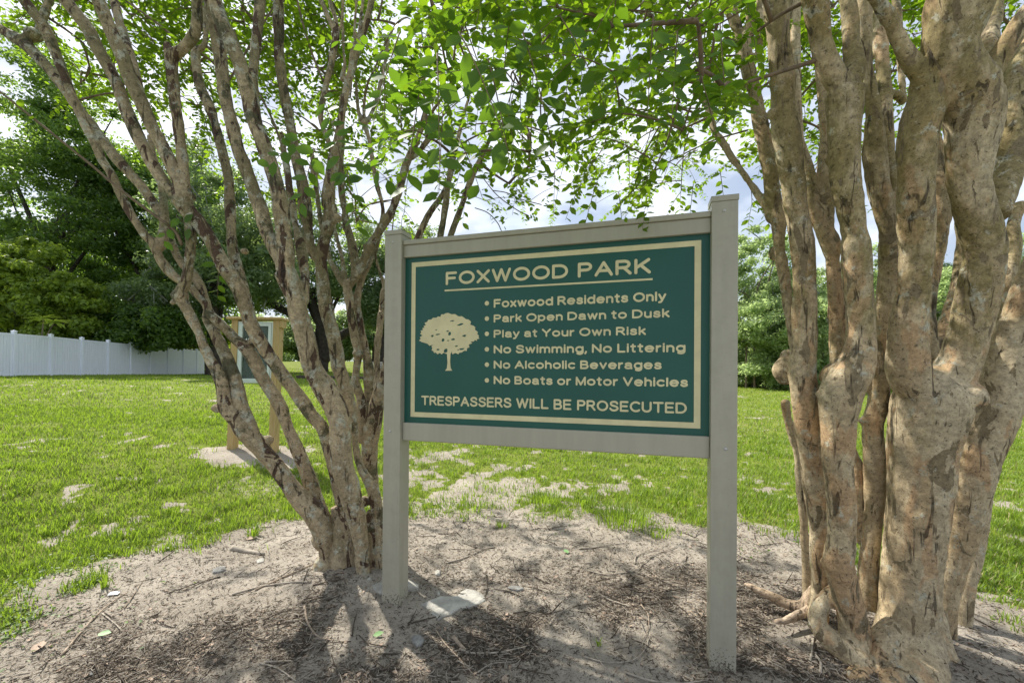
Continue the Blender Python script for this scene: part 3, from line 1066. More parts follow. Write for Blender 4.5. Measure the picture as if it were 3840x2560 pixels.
F3a = Stem([('K5', [(890, 230, 55), (835, 100, 48), (790, -10, 45), (740, -140, 36)])], 0, .0, F3)
F3b = Stem([('K5', [(945, 220, 48), (900, 70, 45), (860, -60, 40), (820, -200, 34)])], 0, .15, F3)
F3c = Stem([('K5', [(995, 250, 42), (1005, 100, 38), (1010, -10, 36), (1015, -160, 30)])], 0, -.1, F3)
F4 = Stem([('K5', [(1005, 770, 66), (1028, 640, 40), (1015, 500, 36), (1010, 300, 32), (1005, 150, 26)])], 0, .2, F2)
F5 = Stem([('K5', [(1085, 600, 44), (1115, 400, 40), (1130, 180, 36), (1145, -60, 30)])], 0, -.1, F2)
F6 = Stem([('K5', [(1165, 400, 38), (1183, 200, 38), (1205, 0, 36), (1220, -150, 30)])], 0, .15, F2)
ST_L.append(([Fs, F1, F2, F3, F3a, F3b, F3c, F4, F5, F6], [blob(1262, 818, 2.95, 22), blob(1365, 1880, 3.0, 26), blob(1255, 463, 2.85, 14), blob(1232, 860, 2.97, 17)]))
G = Stem([('K3', [(1890, 1600, 90), (1905, 1400, 130), (1905, 1220, 150), (1885, 1060, 120), (1830, 920, 120), (1830, 800, 95), (1850, 660, 100), (1865, 540, 110), (1830, 400, 110), (1790, 200, 110), (1765, 30, 105)]),
          ('K2', [(1620, 1340, 140), (1585, 1150, 150), (1580, 1070, 150)])], 3.2, 3.25)
G1 = Stem([('K2', [(1500, 990, 115), (1440, 890, 110), (1370, 780, 90), (1310, 650, 75), (1290, 480, 65), (1240, 330, 75), (1195, 150, 80), (1170, 0, 72)]), ('C1', [(1865, 1150, 32), (1850, 1020, 30), (1830, 880, 26)])], 0, .3, G)
G2 = Stem([('K2', [(1690, 950, 145), (1770, 790, 135), (1850, 620, 140), (1930, 450, 132), (2020, 300, 125), (2120, 150, 140), (2210, 10, 140)]), ('K6', [(860, 560, 46), (900, 440, 44), (925, 340, 46), (955, 265, 42), (990, 195, 36), (1015, 110, 32), (1045, 0, 28), (1070, -100, 24)])], 0, -.25, G)
G3 = Stem([('K6', [(960, 290, 30), (1005, 250, 34), (1060, 175, 36), (1105, 105, 38)])], 0, .1, G2)
G3a = Stem([('K6', [(1090, 60, 14), (1080, 0, 12), (1075, -80, 10)])], 0, .1, G3)
G3b = Stem([('K6', [(1130, 60, 13), (1180, 10, 11), (1260, -60, 9)])], 0, -.1, G3)
G4 = Stem([('K2', [(1560, 1010, 70), (1530, 850, 72), (1500, 650, 68), (1450, 450, 70), (1400, 280, 72), (1380, 200, 65)]), ('K6', [(470, 640, 22), (440, 560, 24), (420, 450, 20), (400, 330, 18)])], 0, .4, G)
G5 = Stem([('K2', [(1670, 950, 100), (1690, 800, 135), (1680, 660, 145), (1655, 500, 150), (1620, 350, 130), (1570, 200, 120), (1540, 50, 115)]), ('K6', [(590, 600, 38), (570, 480, 40), (565, 350, 40), (568, 200, 38), (572, 100, 34), (570, 0, 32), (575, -100, 28)])], 0, .2, G)
ST_L.append(([G, G1, G2, G3, G3a, G3b, G4, G5], [blob(1342, 1325, 3.2, 22), blob(1375, 925, 3.2, 16)]))
H = Stem([('K3', [(1960, 1350, 130), (1985, 1150, 140), (2000, 1000, 150), (1990, 850, 145), (1970, 650, 125), (1930, 450, 105), (1895, 250, 98), (1865, 80, 92)]),
          ('K2', [(1725, 1400, 105), (1730, 1200, 118), (1780, 1000, 112), (1850, 850, 100), (1925, 690, 92), (2000, 500, 80), (2060, 300, 78), (2085, 130, 72)]),
          ('K6', [(800, 590, 26), (790, 520, 26), (762, 420, 27), (742, 300, 28), (722, 180, 28), (697, 100, 30)])], 3.3, 3.3)
H1 = Stem([('K5', [(1165, 1110, 44), (1145, 950, 40), (1138, 780, 34), (1140, 600, 26)])], 0, .1, H)
H2 = Stem([('K5', [(1215, 1080, 32), (1225, 930, 32), (1260, 800, 30), (1330, 650, 28), (1390, 500, 27), (1455, 370, 26), (1540, 230, 26), (1640, 175, 22), (1720, 250, 14)])], 0, -.3, H)
H3 = Stem([('K5', [(1270, 1150, 42), (1330, 1000, 40), (1380, 800, 37), (1425, 600, 33), (1455, 400, 28), (1520, 240, 20)])], 0, .2, H)
ST_L.append(([H, H1, H2, H3], [blob(1365, 462, 3.25, 12)]))
I_ = Stem([('K4', [(1340, 900, 120), (1310, 600, 120), (1275, 400, 155), (1270, 200, 175), (1290, 20, 190)]), ('K3', [(2045, 1320, 215), (2085, 1120, 200), (2150, 920, 185), (2210, 700, 165), (2260, 480, 150)])], 3.3, 3.15)
I1 = Stem([('K6', [(905, 1150, 70), (950, 900, 60), (1000, 730, 44), (1060, 600, 38), (1130, 500, 34), (1160, 440, 30), (1200, 330, 22)])], 0, .2, I_)
I2 = Stem([('K6', [(960, 1150, 60), (1060, 930, 48), (1120, 730, 38), (1150, 560, 38), (1165, 440, 36), (1185, 330, 36), (1215, 200, 30), (1250, 60, 24), (1290, -80, 20)])], 0, .0, I_)
I3 = Stem([('K6', [(1000, 1200, 60), (1110, 950, 46), (1180, 720, 40), (1240, 560, 38), (1295, 400, 38), (1345, 300, 34), (1400, 180, 26), (1460, 60, 20)])], 0, -.1, I_)
I4 = Stem([('K3', [(2075, 950, 90), (2085, 800, 85), (2080, 650, 80), (2085, 480, 85), (2110, 280, 90), (2130, 60, 80)]), ('K6', [(790, 1180, 36), (800, 1050, 34)]), ('K2', [(2120, 1080, 55), (2060, 870, 52), (2005, 700, 50), (1990, 560, 45)])], 0, .2, I_)
ST_L.append(([I_, I1, I2, I3, I4], []))
J = Stem([('K4', [(1010, 1560, 230), (1000, 1350, 240), (990, 1200, 200), (975, 1000, 160), (950, 780, 130)])], 2.95, 3.0)
J2 = Stem([('K4', [(1330, 1560, 160), (1290, 1350, 150), (1270, 1150, 130), (1250, 950, 110)])], 3.05, 3.0)
J3 = Stem([('K4', [(900, 1600, 150), (905, 1450, 170), (910, 1250, 190), (925, 1050, 170), (930, 880, 120)])], 3.0, 3.0)
J4 = Stem([('K4', [(1090, 1600, 230), (1085, 1430, 240), (1080, 1200, 230), (1070, 1000, 200), (1060, 820, 130)])], 3.0, 3.0)
J5 = Stem([('K4', [(1290, 1600, 200), (1290, 1420, 210), (1285, 1200, 190), (1290, 1000, 170), (1300, 820, 120)])], 3.02, 3.0)
J6 = Stem([('K4', [(1385, 1600, 120), (1400, 1400, 120), (1395, 1200, 90), (1370, 1050, 60)])], 2.98, 3.0)
ST_L.append(([J, J2, J3, J4, J5, J6], []))
all_L = []
for ss, ex in ST_L:
    fused('stem', ss, ex, M_barkL, treeL, .0085, .0042, 4)
    all_L += ss

ST_R = []
q1 = Stem([('R3', [(790, 1150, 70), (785, 1000, 70), (768, 700, 55), (750, 400, 60), (725, 150, 60)]), ('R2', [(572, 1567, 60), (530, 1420, 65), (492, 1280, 62), (478, 1180, 60)])], 2.5, 2.5)
q2 = Stem([('R3', [(850, 1200, 130), (855, 1050, 130), (870, 850, 125), (868, 650, 130), (858, 450, 140), (838, 250, 155)]),
           ('R2', [(670, 1560, 170), (645, 1350, 185), (622, 1150, 195), (605, 950, 195), (618, 750, 178), (620, 500, 168), (615, 200, 165)]),
           ('R1', [(630, 1380, 140), (600, 1200, 132), (580, 1000, 142), (550, 800, 160), (525, 650, 135), (528, 500, 140), (510, 300, 135), (490, 100, 142), (478, -20, 145), (470, -160, 135)])], 2.30, 2.05)
q3 = Stem([('R2', [(560, 950, 40), (535, 780, 55), (512, 600, 55), (490, 400, 75), (460, 200, 88), (435, 20, 85)]),
           ('R1', [(500, 1300, 92), (470, 1150, 88), (440, 950, 88), (410, 800, 88), (380, 650, 80), (350, 500, 80), (320, 400, 86), (298, 300, 92), (290, 235, 92)])], 0, .3, q2)
q3a = Stem([('R1', [(240, 150, 42), (190, 50, 40), (150, -30, 36), (110, -120, 30)])], 0, .1, q3)
q3b = Stem([('R1', [(262, 130, 40), (232, 10, 40), (215, -110, 34)])], 0, .15, q3)
q3c = Stem([('R1', [(330, 160, 56), (335, 20, 52), (330, -130, 45)])], 0, -.1, q3)
q3d = Stem([('R1', [(450, 1290, 52), (420, 1200, 44), (350, 1100, 42), (280, 1000, 42), (230, 930, 44), (180, 850, 44), (120, 760, 44), (90, 640, 42), (50, 580, 42), (0, 540, 36)])], 0, .4, q3)
q3e = Stem([('R1', [(425, 1205, 36), (370, 1130, 34), (300, 1040, 34), (250, 960, 30), (200, 900, 26)])], 0, .3, q3)
q3f = Stem([('R1', [(375, 330, 50), (385, 250, 45), (392, 100, 48), (395, -50, 45), (400, -150, 38)])], 0, .25, q3)
ST_R.append(([q1], []))
ST_R.append(([q2], [blob(2945, 1390, 2.3, 46, 1.5), blob(2953, 1330, 2.3, 26), blob(2903, 425, 2.1, 28)]))
ST_R.append(([q3, q3a, q3b, q3c, q3d, q3e, q3f], [blob(2905, 950, 2.55, 22, 1.6), blob(2787, 140, 2.7, 30)]))
q4 = Stem([('R3', [(1120, 1480, 240), (1110, 1300, 200), (1085, 1100, 195), (1030, 900, 195), (995, 750, 195), (1015, 550, 185), (1010, 300, 185), (992, 80, 195)]),
           ('R2', [(868, 1540, 225), (868, 1350, 240), (880, 1150, 290), (950, 1000, 280), (1018, 850, 245), (1038, 700, 195), (1030, 500, 190), (1012, 300, 190), (1000, 60, 210)]),
           ('R1', [(948, 1380, 140), (930, 1250, 148), (900, 1100, 160), (890, 950, 168), (885, 800, 180), (895, 650, 200), (885, 540, 215)])], 2.15, 1.92)
q4a = Stem([('R1', [(800, 400, 135), (752, 250, 125), (738, 150, 130), (720, 20, 145), (700, -150, 140)])], 0, -.12, q4)
q4b = Stem([('R1', [(945, 400, 130), (932, 250, 100), (922, 100, 90), (902, -20, 80), (880, -150, 72)])], 0, .1, q4)
rc = Stem([('R3', [(960, 900, 60), (925, 960, 95), (878, 1035, 115), (850, 1110, 120), (862, 1185, 130), (930, 1260, 150), (1020, 1330, 170), (1110, 1420, 220), (1150, 1520, 200)])], 2.22, 2.06)
ST_R.append(([rc, q4, q4a, q4b], [blob(3122, 1412, 2.1, 46, 1.4), blob(3068, 1475, 2.1, 15), blob(3125, 600, 1.98, 30), blob(3112, 2110, 2.15, 32), blob(3130, 495, 1.97, 22)]))
q5 = Stem([('R3', [(1150, 620, 60), (1130, 350, 80), (1118, 100, 88)]), ('R2', [(900, 1350, 60), (860, 1000, 90), (860, 850, 110), (862, 600, 118), (850, 400, 112), (830, 150, 102)]), ('R1', [(815, 1470, 110), (795, 1400, 110)])], 2.35, 2.42)
q5a = Stem([('R1', [(740, 1300, 92), (695, 1180, 85), (680, 1020, 66), (650, 900, 50), (620, 750, 48), (608, 550, 50), (602, 300, 58), (600, 100, 64), (600, -60, 66), (600, -150, 60)])], 0, .2, q5)
q5b = Stem([('R1', [(790, 1340, 75), (782, 1200, 88), (775, 1000, 88), (782, 800, 80), (772, 600, 75), (750, 440, 58), (735, 300, 46)])], 0, .1, q5)
ST_R.append(([q5, q5a, q5b], []))
q6 = Stem([('R3', [(1210, 1050, 150), (1200, 800, 130), (1220, 550, 115), (1240, 300, 130), (1238, 80, 138)]),
           ('R2', [(1130, 1520, 148), (1122, 1350, 142), (1165, 1200, 142), (1170, 1050, 140), (1195, 900, 125), (1210, 700, 128), (1222, 500, 138), (1240, 300, 150), (1250, 60, 150)]),
           ('R1', [(1155, 1370, 110), (1130, 1250, 118), (1090, 1100, 120), (1070, 950, 128), (1062, 800, 110), (1058, 650, 82), (1040, 500, 66), (1012, 300, 68), (1002, 100, 88), (1005, -20, 90), (1010, -150, 80)])], 2.32, 2.2)
q6b = Stem([('R1', [(1190, 1150, 70), (1165, 1000, 68), (1145, 850, 66), (1128, 600, 76), (1110, 400, 76), (1100, 250, 75), (1088, 100, 62), (1070, -80, 58)])], 0, .3, q6)
q6c = Stem([('R3', [(1312, 640, 40), (1325, 380, 42), (1338, 100, 50)]), ('R2', [(1262, 1450, 72), (1250, 1250, 50), (1235, 1100, 40)])], 2.5, 2.5)
q6d = Stem([('R1', [(1200, 560, 50), (1235, 600, 40), (1225, 450, 40), (1210, 250, 42), (1205, 100, 48), (1180, -60, 44)])], 0, .2, q6b)
ST_R.append(([q6, q6b, q6d], [blob(3238, 1578, 2.3, 20), blob(3262, 1452, 2.3, 22, 1.5)]))
ST_R.append(([q6c], []))
q7 = Stem([('R3', [(1430, 1560, 560), (1450, 1430, 430), (1470, 1280, 380), (1480, 1000, 365), (1500, 700, 350), (1535, 400, 365), (1565, 120, 385)]),
           ('R2', [(1500, 1500, 430), (1520, 1370, 470), (1545, 1230, 500), (1550, 1120, 470), (1550, 1030, 340), (1550, 960, 180)])], 2.18, 2.08)
q7a = Stem([('R2', [(1420, 1060, 280), (1385, 940, 290), (1375, 820, 262), (1385, 620, 245), (1420, 400, 220), (1438, 200, 212)]), ('R1', [(1310, 1390, 190), (1308, 1200, 190), (1308, 1000, 192), (1312, 850, 208), (1340, 700, 220), (1385, 560, 200), (1370, 460, 170)])], 0, -.25, q7)
q7a1 = Stem([('R1', [(1290, 375, 105), (1230, 270, 92), (1180, 170, 88), (1130, 80, 88), (1070, -10, 86), (980, -130, 80)])], 0, -.15, q7a)
q7b = Stem([('R2', [(1680, 1060, 280), (1730, 960, 280), (1782, 850, 262), (1835, 660, 258), (1880, 450, 258), (1925, 250, 258), (1955, 80, 255)]), ('R1', [(1695, 1360, 212), (1645, 1200, 204), (1622, 1050, 212), (1632, 900, 240), (1650, 720, 280), (1630, 570, 310)])], 0, -.25, q7)
q7b1 = Stem([('R1', [(1545, 430, 290), (1500, 280, 265), (1540, 120, 320), (1575, -20, 350), (1610, -170, 320)])], 0, -.12, q7b)
q7b2 = Stem([('R1', [(1750, 410, 140), (1825, 290, 125), (1900, 180, 122), (1965, 80, 112), (2060, -50, 100)])], 0, -.1, q7b)
q7b3 = Stem([('R1', [(1420, 420, 70), (1395, 300, 75), (1410, 150, 70), (1450, -20, 75), (1480, -150, 70)])], 0, .15, q7a)
q7b4 = Stem([('R1', [(1700, 520, 100), (1720, 350, 110), (1740, 200, 100), (1770, 50, 90), (1790, -120, 80)])], 0, .3, q7b)
fl1 = Stem([('R3', [(1400, 1000, 220), (1370, 1200, 230), (1310, 1370, 240), (1240, 1490, 220), (1180, 1610, 170)])], 2.2, 2.03)
fl2 = Stem([('R3', [(1590, 1050, 220), (1640, 1300, 230), (1720, 1450, 200), (1800, 1550, 140), (1870, 1640, 90)])], 2.2, 2.03)
fl3 = Stem([('R3', [(1480, 1200, 340), (1500, 1400, 400), (1510, 1520, 430), (1515, 1680, 430)])], 2.16, 2.0)
rc2 = Stem([('R3', [(1240, 1440, 150), (1160, 1480, 150), (1110, 1560, 150)])], 2.1, 1.98)
re_ = Stem([('R3', [(1600, 1400, 220), (1690, 1500, 170), (1760, 1580, 130), (1840, 1660, 80)])], 2.12, 1.97)
rf = Stem([('R3', [(1450, 1450, 250), (1370, 1540, 200), (1310, 1640, 140)])], 2.1, 1.93)
ST_R.append(([fl1, fl2, fl3, rc2, re_, rf, q7, q7a, q7a1, q7b, q7b1, q7b2, q7b3, q7b4], [blob(3638, 1490, 2.0, 50, 1.5)]))
q7c = Stem([('R2', [(1560, 1050, 160), (1580, 880, 150), (1640, 740, 165), (1700, 550, 130), (1750, 350, 110), (1772, 150, 82), (1785, 20, 80)]), ('R1', [(1570, 1350, 50), (1560, 1250, 40)])], 2.25, 2.4)
q7d = Stem([('R2', [(1550, 900, 100), (1558, 650, 62), (1562, 400, 62), (1588, 200, 82), (1612, 10, 95)]), ('R1', [(1448, 1270, 125), (1455, 1080, 120), (1440, 920, 90), (1400, 760, 60)])], 2.25, 2.35)
ST_R.append(([q7c, q7d], []))
q8 = Stem([('R3', [(1720, 1480, 190), (1700, 1250, 170), (1715, 1000, 165), (1760, 780, 190), (1822, 520, 225), (1868, 270, 258), (1910, 50, 300)]),
           ('R2', [(1905, 1490, 320), (1985, 1300, 330), (2050, 1130, 320), (2100, 950, 300), (2145, 750, 250), (2200, 550, 205), (2265, 350, 185), (2335, 150, 170), (2400, -20, 150)])], 2.3, 2.15)
q8b = Stem([('R2', [(1935, 1100, 90), (1965, 900, 80), (2005, 720, 80), (2060, 500, 92), (2120, 250, 100), (2165, 40, 92)]), ('R1', [(1880, 1330, 65), (1920, 1200, 60)])], 0, .25, q8)
q9 = Stem([('R1', [(1770, 1270, 150), (1810, 1120, 160), (1850, 980, 165), (1880, 800, 172), (1900, 600, 180), (1905, 430, 130), (1950, 300, 90), (2000, 150, 90)])], 2.15, 2.3)
q10 = Stem([('R3', [(1850, 1560, 150), (1840, 1350, 125), (1835, 1150, 118), (1850, 950, 130), (1880, 780, 135), (1930, 580, 128), (1985, 320, 92), (2030, 60, 60)])], 2.42, 2.5)
ST_R.append(([q8, q8b], []))
ST_R.append(([q9], []))
ST_R.append(([q10], []))
all_R = []
for ss, ex in ST_R:
    fused('stem', ss, ex, M_barkR, treeR, .0085, .0045, 7)
    all_R += ss
# roots
ra = Stem([('R3', [(840, 930, 90), (800, 1010, 105), (755, 1050, 110), (690, 1042, 80), (610, 1012, 66), (530, 972, 62), (455, 940, 50), (390, 905, 44), (348, 888, 22)])], 2.38, 2.60)
rb = Stem([('R3', [(800, 1075, 80), (700, 1112, 55), (620, 1142, 36), (560, 1150, 18)])], 2.36, 2.32)
rd = Stem([('R3', [(1780, 1340, 140), (1870, 1370, 150), (1960, 1420, 140), (2060, 1470, 100), (2140, 1510, 70), (2210, 1545, 40)])], 2.25, 2.05)
for grp in ([ra, rb], [rd]):
    fused('root', grp, [], M_root, treeR, .007, .008)
for a_, b_ in (((1180, 2150, 60), (1130, 2215, 24)), ((1235, 2165, 60), (1200, 2235, 24)), ((1360, 2170, 60), (1400, 2240, 30))):
    d_ = 2.95
    p0, p1 = P(a_[0], a_[1], d_), P(b_[0], b_[1], d_ - .05)
    rt = Stem([('C1', [])], 1, 1) if False else None
    t_ = np.linspace(0, 1, 8)[:, None]
    pp = p0 * (1 - t_) + p1 * t_
    V_, F_ = tube(pp, (a_[2] * (1 - t_[:, 0]) + b_[2] * t_[:, 0]) / 2 * d_ / FPX, 10)
    mk('root', V_, F_, M_barkL, treeL, True)

# ------------------------------------------------------------------ foliage of the crepe myrtles
LT = np.array([(0, 0, 0), (.28, .25, .035), (.62, .27, .04), (1, 0, -.03), (.62, -.27, .04), (.28, -.25, .035), (.30, 0, -.01), (.64, 0, -.012)])
LF = np.array([(0, 6, 1), (1, 6, 7), (1, 7, 2), (2, 7, 3), (3, 7, 4), (4, 7, 5), (5, 7, 6), (5, 6, 0)])


def frames(D, Nn):
    """rows: x along leaf, y across, z normal"""
    D = D / np.linalg.norm(D, axis=1)[:, None]
    Y = np.cross(Nn, D)
    Y /= np.linalg.norm(Y, axis=1)[:, None] + 1e-9
    Z = np.cross(D, Y)
    return D, Y, Z


def leaves_mesh(pos, D, Nn, size):
    X_, Y_, Z_ = frames(D, Nn)
    T = LT[None] * size[:, None, None]
    V_ = pos[:, None] + T[..., 0:1] * X_[:, None] + T[..., 1:2] * Y_[:, None] + T[..., 2:3] * Z_[:, None]
    n = len(pos)
    F_ = LF[None] + (np.arange(n) * 8)[:, None, None]
    return V_.reshape(-1, 3), F_.reshape(-1, 3)


COVER = ["6778888899888777", "5677777799987777", "4677777899987766", "2667768886886665", "0556677787785544", "0465466777875433",
         "0023356668854211", "0012345457733100", "0001233334511000", "0000222111111000", "0000011000000000"]
anchors = []
for ri, row in enumerate(COVER):
    for ci, ch in enumerate(row):
        c = int(ch) / 10.
        if c == 0:
            continue
        tau = -math.log(1 - min(c, .93)) * (1.35 if ci < 6 else 1.5 if ci > 11 else 1.0)
        area = 0
        need = 24000 * tau * 1.55
        guard = 0
        while area < need and guard < 60:
            guard += 1
            x = (ci + rng.random()) * 240
            y = -200 + (ri + rng.random()) * 100
            sl = (1398 - y) / FPX
            zmax = 5.2
            zmin = 2.35 if y < 500 else 2.5
            z_ = zmin + (zmax - zmin) * rng.random() ** 1.0
            d = (z_ - 1.45) / sl
            d = min(d, 6.2)
            if x > 2820:
                d = rng.uniform(2.75, 4.6)
            elif x < 1500:
                d = max(d, rng.uniform(3.2, 4.6))
            if d < 1.25:
                continue
            anchors.append(P(x, y, d))
            area += 22 * .00085 * (FPX / d) ** 2
nvis = len(anchors)
for k in range(900):     # unseen crown sprays above the frame, added to shade the ground
    if k % 2:
        p = np.array([rng.uniform(-5.2, .6), rng.uniform(1.0, 5.4), rng.uniform(3.7, 5.6)])
    else:
        p = np.array([rng.uniform(-.5, 4.6), rng.uniform(.6, 4.8), rng.uniform(3.6, 5.6)])
    e_ = p - CAM
    if e_[1] > .3 and CY - FPX * e_[2] / e_[1] > -150 and abs(e_[0] / e_[1]) < 1.3:
        continue
    anchors.append(p)
anchors = np.array(anchors)

nodes, ntree, nid = [], [], []
for ti, lst in ((0, all_L), (1, all_R)):
    for s_ in lst:
        for p_, r_ in zip(s_.p, s_.r):
            if p_[2] > 2.15 and r_ < .05:
                nodes.append(p_)
                ntree.append(ti)
                nid.append(-1)
nodes = [np.array(nodes)]
ntree = list(ntree)
nid = list(nid)
d0 = np.array([np.min(((nodes[0] - a) ** 2).sum(1)) for a in anchors])
order = np.argsort(d0)
NN = nodes[0]
conns = []
for a_i in order:
    a = anchors[a_i]
    dd = ((NN - a) ** 2).sum(1)
    # prefer nodes a bit below the anchor
    dd = dd * (1 + .5 * (NN[:, 2] > a[2] + .1))
    k = int(dd.argmin())
    p0 = NN[k]
    v = a - p0
    Lc = np.linalg.norm(v)
    mid = p0 + v * .5 + np.array([0, 0, .10 * Lc]) + rng.normal(0, .07 * Lc, 3)
    t = np.linspace(0, 1, 7)[:, None]
    pts = (1 - t) ** 2 * p0 + 2 * t * (1 - t) * mid + t ** 2 * a
    conns.append([pts, nid[k], ntree[k], Lc])
    ci = len(conns) - 1
    NN = np.vstack([NN, pts[2:]])
    ntree += [ntree[k]] * 5
    nid += [ci] * 5
cnt = np.ones(len(conns))
for ci in range(len(conns) - 1, -1, -1):
    if conns[ci][1] >= 0:
        cnt[conns[ci][1]] += cnt[ci]

twigs = {0: [], 1: []}
limbs = {0: [], 1: []}
LV = {0: [], 1: []}
for ci, (pts, par, ti, Lc) in enumerate(conns):
    r0 = min(.0105, .0021 * math.sqrt(cnt[ci]) + .0006)
    tb = tube(pts, np.linspace(r0, max(.0017, r0 * .6), len(pts)), 6)
    (limbs if r0 > .0062 else twigs)[ti].append(tb)
    tdir = pts[-1] - pts[-3]
    tdir /= np.linalg.norm(tdir) + 1e-9
    for sub in range(2):
        dirn = tdir + rng.normal(0, .55, 3) * np.array([1, 1, .5]) + np.array([0, 0, .05 - .25 * sub])
        dirn /= np.linalg.norm(dirn)
        Ls = rng.uniform(.16, .34)
        st = pts[-1] if sub == 0 else pts[-2]
        side = np.cross(dirn, [0, 0, 1.0])
        side /= np.linalg.norm(side) + 1e-9
        n = int(Ls / .027)
        tt = np.linspace(0, 1, 6)
        tw = st + dirn * (tt[:, None] * Ls) + np.array([0, 0, -1.0]) * (tt[:, None] ** 2 * Ls * .22)
        twigs[ti].append(tube(tw, np.linspace(.0017, .0008, 6), 4))
        for k in range(n):
            u = (k + 1) / n
            p_ = st + dirn * u * Ls + np.array([0, 0, -1.0]) * u * u * Ls * .22
            sg = 1 if k % 2 else -1
            for rep in range(1 if rng.random() < .45 else 2):
                ld = dirn * rng.uniform(.2, .8) + side * sg * (1 if rep == 0 else -1) + rng.normal(0, .22, 3) + np.array([0, 0, -.22])
                up = np.array([0, 0, 1.0]) + rng.normal(0, .38, 3)
                LV[ti].append((p_, ld, up, rng.uniform(.036, .068) * (1.05 - .25 * u)))
print('leaves', len(LV[0]), len(LV[1]), 'anchors', nvis, len(anchors))

LMESH = []
for big in range(3):
    me = raw_mesh('leaf', LT * np.array([1, [1, .88, 1.12][big], 1]), LF, True)
    me.materials.append(M_leaf_big)
    LMESH.append(me)


def leaf_objects(lst, parent, n_obj=300):
    pos = np.array([a[0] for a in lst])
    D_ = np.array([a[1] for a in lst])
    U_ = np.array([a[2] for a in lst])
    sz = np.array([a[3] for a in lst])
    rel = pos - CAM
    depth = rel @ _f
    px = CX + FPX * (rel @ _r) / depth
    py = CY - FPX * (rel @ _u) / depth
    vis = (depth > .6) & (px > 0) & (px < 3840) & (py > 0) & (py < 2560)
    show = np.where(vis, sz / np.maximum(depth, .1), 0)
    idx = np.argsort(-show)[:n_obj]
    rest = np.ones(len(pos), bool)
    rest[idx] = False
    X_, Y_, Z_ = frames(D_[idx], U_[idx])
    for k, i_ in enumerate(idx):
        o = bpy.data.objects.new('leaf', LMESH[k % 3])
        COL.objects.link(o)
        o.parent = parent
        s_ = sz[i_]
        q_ = pos[i_] - np.array(parent.location)
        o.matrix_local = Matrix(((X_[k, 0] * s_, Y_[k, 0] * s_, Z_[k, 0] * s_, q_[0]), (X_[k, 1] * s_, Y_[k, 1] * s_, Z_[k, 1] * s_, q_[1]),
                                 (X_[k, 2] * s_, Y_[k, 2] * s_, Z_[k, 2] * s_, q_[2]), (0, 0, 0, 1)))
    V_, F_ = leaves_mesh(pos[rest], D_[rest], U_[rest], sz[rest])
    o = mk('foliage', V_, F_, M_leaf, parent)
    o['kind'] = 'stuff'


# hand placed sprays and shoots of large leaves near the viewer
def spray(px, py, d, ang, Lm, n, size, ti, droop=.3):
    st = P(px, py, d)
    dirn = _r * math.cos(ang) + _u * math.sin(ang) + _f * rng.uniform(-.3, .3)
    side = np.cross(dirn, _f)
    tw = np.array([st + dirn * u * Lm - UZ * u * u * Lm * droop for u in np.linspace(0, 1, 7)])
    twigs[ti].append(tube(tw, np.linspace(.0026, .001, 7), 5))
    for k in range(n):
        u = (k + .6) / n
        p_ = st + dirn * u * Lm - UZ * u * u * Lm * droop
        sg = 1 if k % 2 else -1
        ld = dirn * .5 + side * sg + rng.normal(0, .25, 3)
        LV[ti].append((p_, ld, -_f + UZ * .6 + rng.normal(0, .35, 3), size * rng.uniform(.8, 1.1)))


for a in ((1180, 560, 2.1, -2.0, .22, 8, .095, 0), (1250, 470, 2.15, -1.3, .25, 8, .10, 0), (1300, 640, 2.1, -1.4, .22, 8, .09, 0), (1200, 330, 2.2, -1.2, .24, 8, .085, 0),
          (1130, 520, 2.2, -2.6, .2, 7, .085, 0), (1330, 590, 2.1, -.4, .2, 7, .085, 0), (640, 830, 2.7, -2.2, .12, 4, .075, 0), (660, 810, 2.7, -.6, .1, 3, .08, 0),
          (810, 935, 2.9, -1.4, .10, 3, .085, 0), (820, 1010, 2.9, -1.7, .15, 6, .085, 0), (1640, 200, 1.3, -1.5, .3, 10, .075, 1), (1720, 120, 1.25, -1.1, .32, 11, .08, 1),
          (1580, 300, 1.4, -1.8, .28, 9, .078, 1), (1830, 220, 1.3, -1.3, .28, 10, .075, 1), (1960, 120, 1.3, -1.2, .3, 10, .078, 1), (1500, 120, 1.5, -1.9, .3, 9, .075, 1),
          (1660, 420, 1.6, -1.6, .26, 9, .078, 1), (1720, 520, 1.7, -1.1, .22, 8, .075, 1), (2100, 60, 1.4, -1.0, .28, 9, .07, 1), (2540, 120, 1.45, -1.7, .28, 9, .072, 1),
          (2600, 200, 1.5, -1.2, .26, 9, .072, 1), (2450, 60, 1.4, -1.6, .28, 9, .07, 1), (2700, 90, 1.6, -1.4, .26, 8, .07, 1), (1440, 260, 1.7, -1.6, .28, 9, .072, 1),
          (2240, 680, 2.5, -1.9, .25, 9, .06, 1), (2320, 720, 2.5, -1.4, .22, 8, .06, 1), (2180, 690, 2.6, -2.1, .2, 8, .055, 1), (2600, 690, 2.7, -1.7, .2, 8, .055, 1),
          (2080, 640, 2.7, -1.6, .22, 8, .055, 1), (2700, 640, 2.7, -1.5, .2, 8, .055, 1), (1950, 640, 2.8, -1.8, .22, 8, .055, 1), (1750, 700, 2.8, -1.7, .2, 8, .055, 0)):
    spray(*a)

